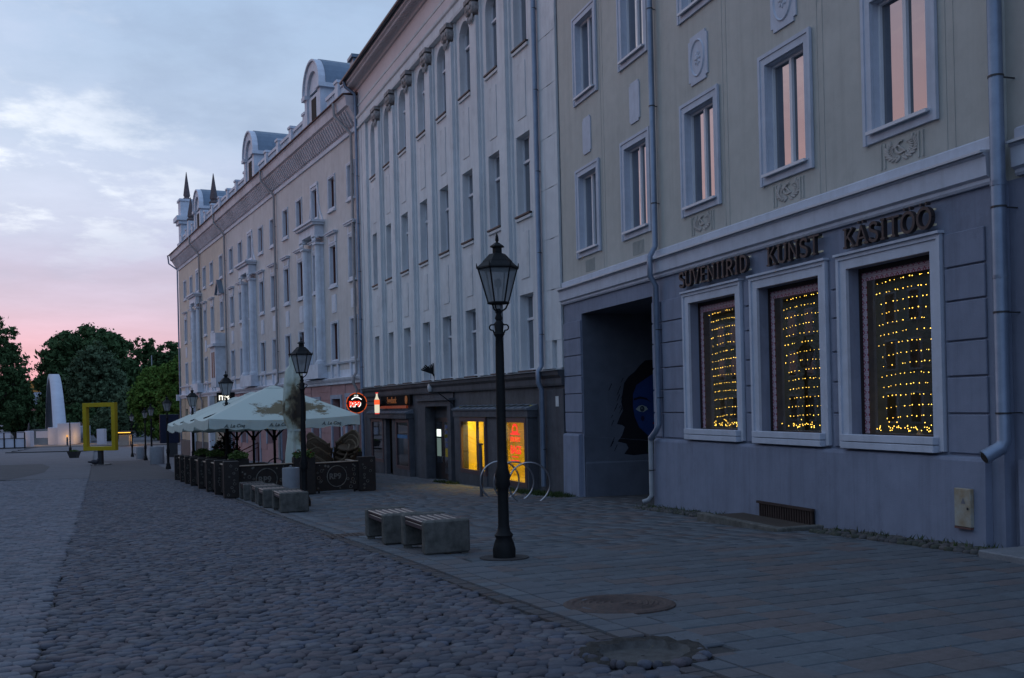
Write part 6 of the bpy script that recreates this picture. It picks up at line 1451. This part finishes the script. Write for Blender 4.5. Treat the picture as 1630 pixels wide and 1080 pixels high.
# warm lamps and lit canopy strip
lit = thing('lit_kiosk', 'low stone kiosk with a glowing yellow light strip near the bridge', 'kiosk', (px(200, 700, 140)[0], 140, -3.0))
MB().box(-.75, .65, -.5, .5, 0, 1.5).build('counter', mat('kiosk_stone', (.3, .26, .22)), lit); MB().box(-1.3, .95, -.8, -.7, 1.78, 1.86).build('light_strip', emat('strip_glow', (1, .50, .06), 2.6), lit); MB().box(-1.4, 1.1, -.85, .8, 1.87, 2.0).build('roof', darkmetal, lit); MB().box(-1.3, -1.2, -.8, -.7, 0, 1.78).box(.9, 1.0, -.8, -.7, 0, 1.78).build('post', darkmetal, lit)
wl = [((104, 694), 147, 22), ((60, 698), 147, 30), ((135, 694), 150, 40), ((215, 695), 141, 60), ((20, 700), 141.5, 18)]
for (x, y), Z, en in wl:
    q = px(x, y, Z); l = bpy.data.lights.new('ground_lamp', 'POINT'); l.energy = en*2.2; l.color = (1, .52, .15); l.shadow_soft_size = .25; o_ = bpy.data.objects.new('ground_lamp', l); link(o_); o_.location = (q[0], Z, -1.9)
bo = thing('lit_bollard', 'small dark bollard glowing orange at the foot of the bridge arch', 'bollard', (px(107, 700, 143)[0], 143, -3)); MB().lathe([(.12, 0), (.12, 1.3)], 8).build('post', darkmetal, bo); MB().lathe([(.13, 1.3), (.13, 1.6)], 8).build('lamp', emat('bollard_glow', (1, .45, .1), .9), bo)

# ================================================================== trees and far bank
def leafmat(name, c): return mat(name, c, .9, col2=tuple(v*.5 for v in c), nscale=.35, var=.35, spec=.1)
lmA = leafmat('foliage_dark', (.070, .125, .050)); lmB = leafmat('foliage_mid', (.105, .155, .085)); lmC = leafmat('foliage_light', (.100, .180, .036)); bark = mat('bark', (.04, .03, .025), .95)
def tree(name, x, Y, zb_, h, wd, m, label, n=9000, ls=.45, blobs=26, seed=0, low=.1, group='trees along the river', rag=.10):
    r = np.random.default_rng(seed); t = thing(name, label, 'tree', (x, Y, zb_), 0, group)
    tr = MB(); tr.tube([(0, 0, 0), (.1, 0, h*.25), (-.1, .1, h*.5), (0, 0, h*.8)], [h*.025, h*.018, h*.012, h*.003], 7)
    for k in range(9):
        a_ = r.uniform(0, 2*PI); z0 = h*r.uniform(.15, .6); L_ = wd*r.uniform(.25, .42); tr.tube([(0, 0, z0), (L_*.5*math.cos(a_), L_*.5*math.sin(a_), z0+h*.08), (L_*math.cos(a_), L_*math.sin(a_), z0+h*.18)], [h*.009, h*.006, h*.002], 5)
    tr.build('trunk', bark, t, True)
    # foliage clumps: most sit on an uneven egg-shaped shell, the rest fill the inside
    nb_ = blobs*26; u = r.normal(size=(nb_, 3)); u /= np.linalg.norm(u, axis=1)[:, None]; rad = r.uniform(.12, 1, nb_)**.45
    th = np.arctan2(u[:, 1], u[:, 0]); bump_ = 1+rag*(np.sin(3*th+seed)*.5+np.sin(5*u[:, 2]*2+seed*2)*.4+r.uniform(-.6, .6, nb_))
    wz = np.clip(1-np.maximum(u[:, 2], 0)**3*.1, 0, 1)
    C = np.stack([u[:, 0]*wd/2*.93*rad*bump_*wz, u[:, 1]*wd/2*.93*rad*bump_*wz, h*(low+(1-low)*(u[:, 2]*rad*bump_*.46+.49))], -1)
    R_ = r.uniform(.04, .085, nb_)*wd
    k = r.integers(0, nb_, n); d = r.normal(size=(n, 3)); d /= np.linalg.norm(d, axis=1)[:, None]; rad2 = R_[k]*np.abs(r.normal(0, .62, n))
    ctr = C[k]+d*rad2[:, None]*np.array((1, 1, .7)); a1 = np.cross(d, r.normal(size=(n, 3))); a1 /= np.linalg.norm(a1, axis=1)[:, None]; a1 = a1+.5*r.normal(size=(n, 3)); a2 = np.cross(a1, d+.6*r.normal(size=(n, 3))); a2 /= np.linalg.norm(a2, axis=1)[:, None]
    s_ = ls*r.uniform(.5, 1.4, n)[:, None]; V = np.stack([ctr-a1*s_*.6, ctr+a2*s_*.45, ctr+a1*s_*.6, ctr-a2*s_*.45], 1).reshape(-1, 3)
    npmesh('crown', V, np.arange(4*n).reshape(-1, 4), m, t); return t
def tree_at(x, ytop, Z, wpx, m, label, n, ls, seed, low=.08, name='broadleaf_tree', zb_=-3.2, rag=.06):
    n = int(n*2.8); ls = ls*.62
    q = px(x, ytop, Z); return tree(name, q[0], Z, zb_, q[2]-zb_, wpx*Z/FOC, m, label, n, ls, seed=seed, low=low, rag=rag)
tree_at(140, 512, 235, 165, lmA, 'huge domed dark tree behind the bridge arch', 36000, 1.05, 1, .0, rag=.035)
tree_at(152, 540, 222, 95, lmB, 'paler rounded tree standing in front of the huge dark dome', 14000, .75, 2, .0)
tree_at(-12, 505, 190, 110, lmA, 'dark tree at the left edge of the picture with ragged branches', 13000, .6, 3, .05, rag=.22)
tree_at(24, 590, 200, 60, lmA, 'lower dark tree below the ragged one at the left edge', 7000, .7, 13, .0)
tree_at(232, 528, 260, 60, lmA, 'dark spiky-topped tree between the dome and the right-hand trees', 8000, .85, 4, .0, rag=.16)
tree_at(268, 537, 250, 80, lmA, 'dark tree rising beside the corner of the pink building', 10000, .85, 5, .0)
tree_at(250, 575, 165, 95, lmC, 'brighter green tree in front of the darker trees by the building', 16000, .55, 6, .0)
tree_at(285, 560, 150, 75, lmC, 'bright green tree touching the corner of the pink building', 10000, .5, 7, .0)
tree_at(205, 615, 190, 70, lmB, 'low mid-green tree behind the yellow frame', 8000, .6, 8, .0)
tree_at(82, 620, 260, 50, lmA, 'low dark tree just left of the arch', 6000, .8, 9, .0)
tree_at(340, 545, 240, 90, lmA, 'dark tree mostly hidden behind the pink building', 6000, .9, 10, .0)
tree_at(-80, 520, 210, 140, lmA, 'dark tree beyond the left edge of the picture', 8000, 1.1, 11, .0)
tree_at(172, 650, 170, 60, lmB, 'low bush seen through the yellow frame', 6000, .5, 12, .0)
tree_at(125, 640, 215, 70, lmA, 'low dark tree behind the bridge railing', 6000, .7, 14, .0)
tree_at(60, 655, 300, 60, lmB, 'low tree below the distant houses', 4000, .8, 15, .0)
V = []; F = []; n = 60
for i in range(n+1):
    X = -900+1500*i/n; h = 20+7*math.sin(X*.013)+4*math.sin(X*.037+1)+(9 if X < -300 else 0)*.5
    V += [(X, 820, -3.5), (X, 960, h), (X, 1300, h*1.1)]
for i in range(n): a_ = i*3; F += [(a_, a_+3, a_+4, a_+1), (a_+1, a_+4, a_+5, a_+2)]
kind(npmesh('hills', V, F, mat('far_woods', (.028, .042, .038), .95, col2=(.016, .026, .026), nscale=.02, var=.2), None, True))
def house(x, y, Z, w_, h, m, rm, label):
    q = px(x, y, Z); r = thing('distant_house', label, 'house', (q[0], Z, -3.4), .2); H = q[2]+3.4
    MB().box(-w_/2, w_/2, 0, 9, 0, H*.72).build('wall', m, r); MB().prism([(-.3, H*.72), (9.3, H*.72), (4.5, H)], -w_/2-.3, w_/2+.3, 'x').build('roof', rm, r)
    for k in range(3):
        for zz in (.2, .48): MB().box(-w_/2+w_*(.15+.28*k), -w_/2+w_*(.27+.28*k), -.05, 0.0, H*zz, H*(zz+.13)).build('window', glassdim, r)
house(38, 640, 420, 9, 12, mat('far_white', (.38, .40, .44)), mat('far_slate', (.10, .11, .14)), 'distant pale house with slate roof between the left trees')
house(49, 646, 390, 6, 10, mat('far_brick', (.28, .10, .09)), mat('far_red_roof', (.2, .06, .05)), 'distant red-brick house between the left trees')
house(40, 606, 640, 24, 12, mat('far_bluewhite', (.42, .45, .5)), mat('far_orange_roof', (.35, .15, .03)), 'long distant hall with an orange roof line')
# ================================================================== opposite side of the square (seen in the window reflections)
for bi, (s0, L_, H, c, lb) in enumerate(((-12, 20, 10.5, (.36, .30, .20), 'ochre plastered house across the square, left of the camera'), (8.2, 24, 11.5, (.34, .38, .34), 'grey plastered house across the square'), (32.4, 62, 10.0, (.34, .36, .30), 'olive plastered house across the square, farther down'))):
    o0 = np.array((-19.0, 0.0))+ag*s0
    r = thing('opposite_house', lb, 'house', (o0[0], o0[1], G(max(o0[1], -20))-.3), math.atan2(ag[1], ag[0]))
    ops = [(1.4+k*2.4-.5, 1.4+k*2.4+.5, z, z+1.7) for k in range(int(L_/2.4)) for z in (1.2, 4.4, 7.3)]
    x = wall(0, L_, 0, H, [], 0)
    w_ = MB().box(0, L_, 0.2, 9, 0, H).build('wall', mat('opp_%d' % bi, c, .9, nscale=2), r)
    MB().prism([(-.3, H), (9.4, H), (4.5, H+3.0)], -.2, L_+.2, 'x').build('roof', mat('opp_roof', (.12, .05, .04)), r)
    f0 = None
    for (a_, b_2, z, z2) in ops:
        if f0 is None:
            f0 = MB().box(-.6, .6, .10, .198, -.1, 1.8).build('window', whiteframe, r, loc=(0, 0, 0)); p0 = MB().box(-.48, -.02, .08, .099, 0, 1.7).box(.02, .48, .08, .099, 0, 1.7).build('pane', glassdim, f0); f0.location = ((a_+b_2)/2, 0, z)
        else: dup(f0, r, ((a_+b_2)/2, 0, z))
# rename copies plainly is automatic (.001)
print('objects', len(bpy.data.objects))
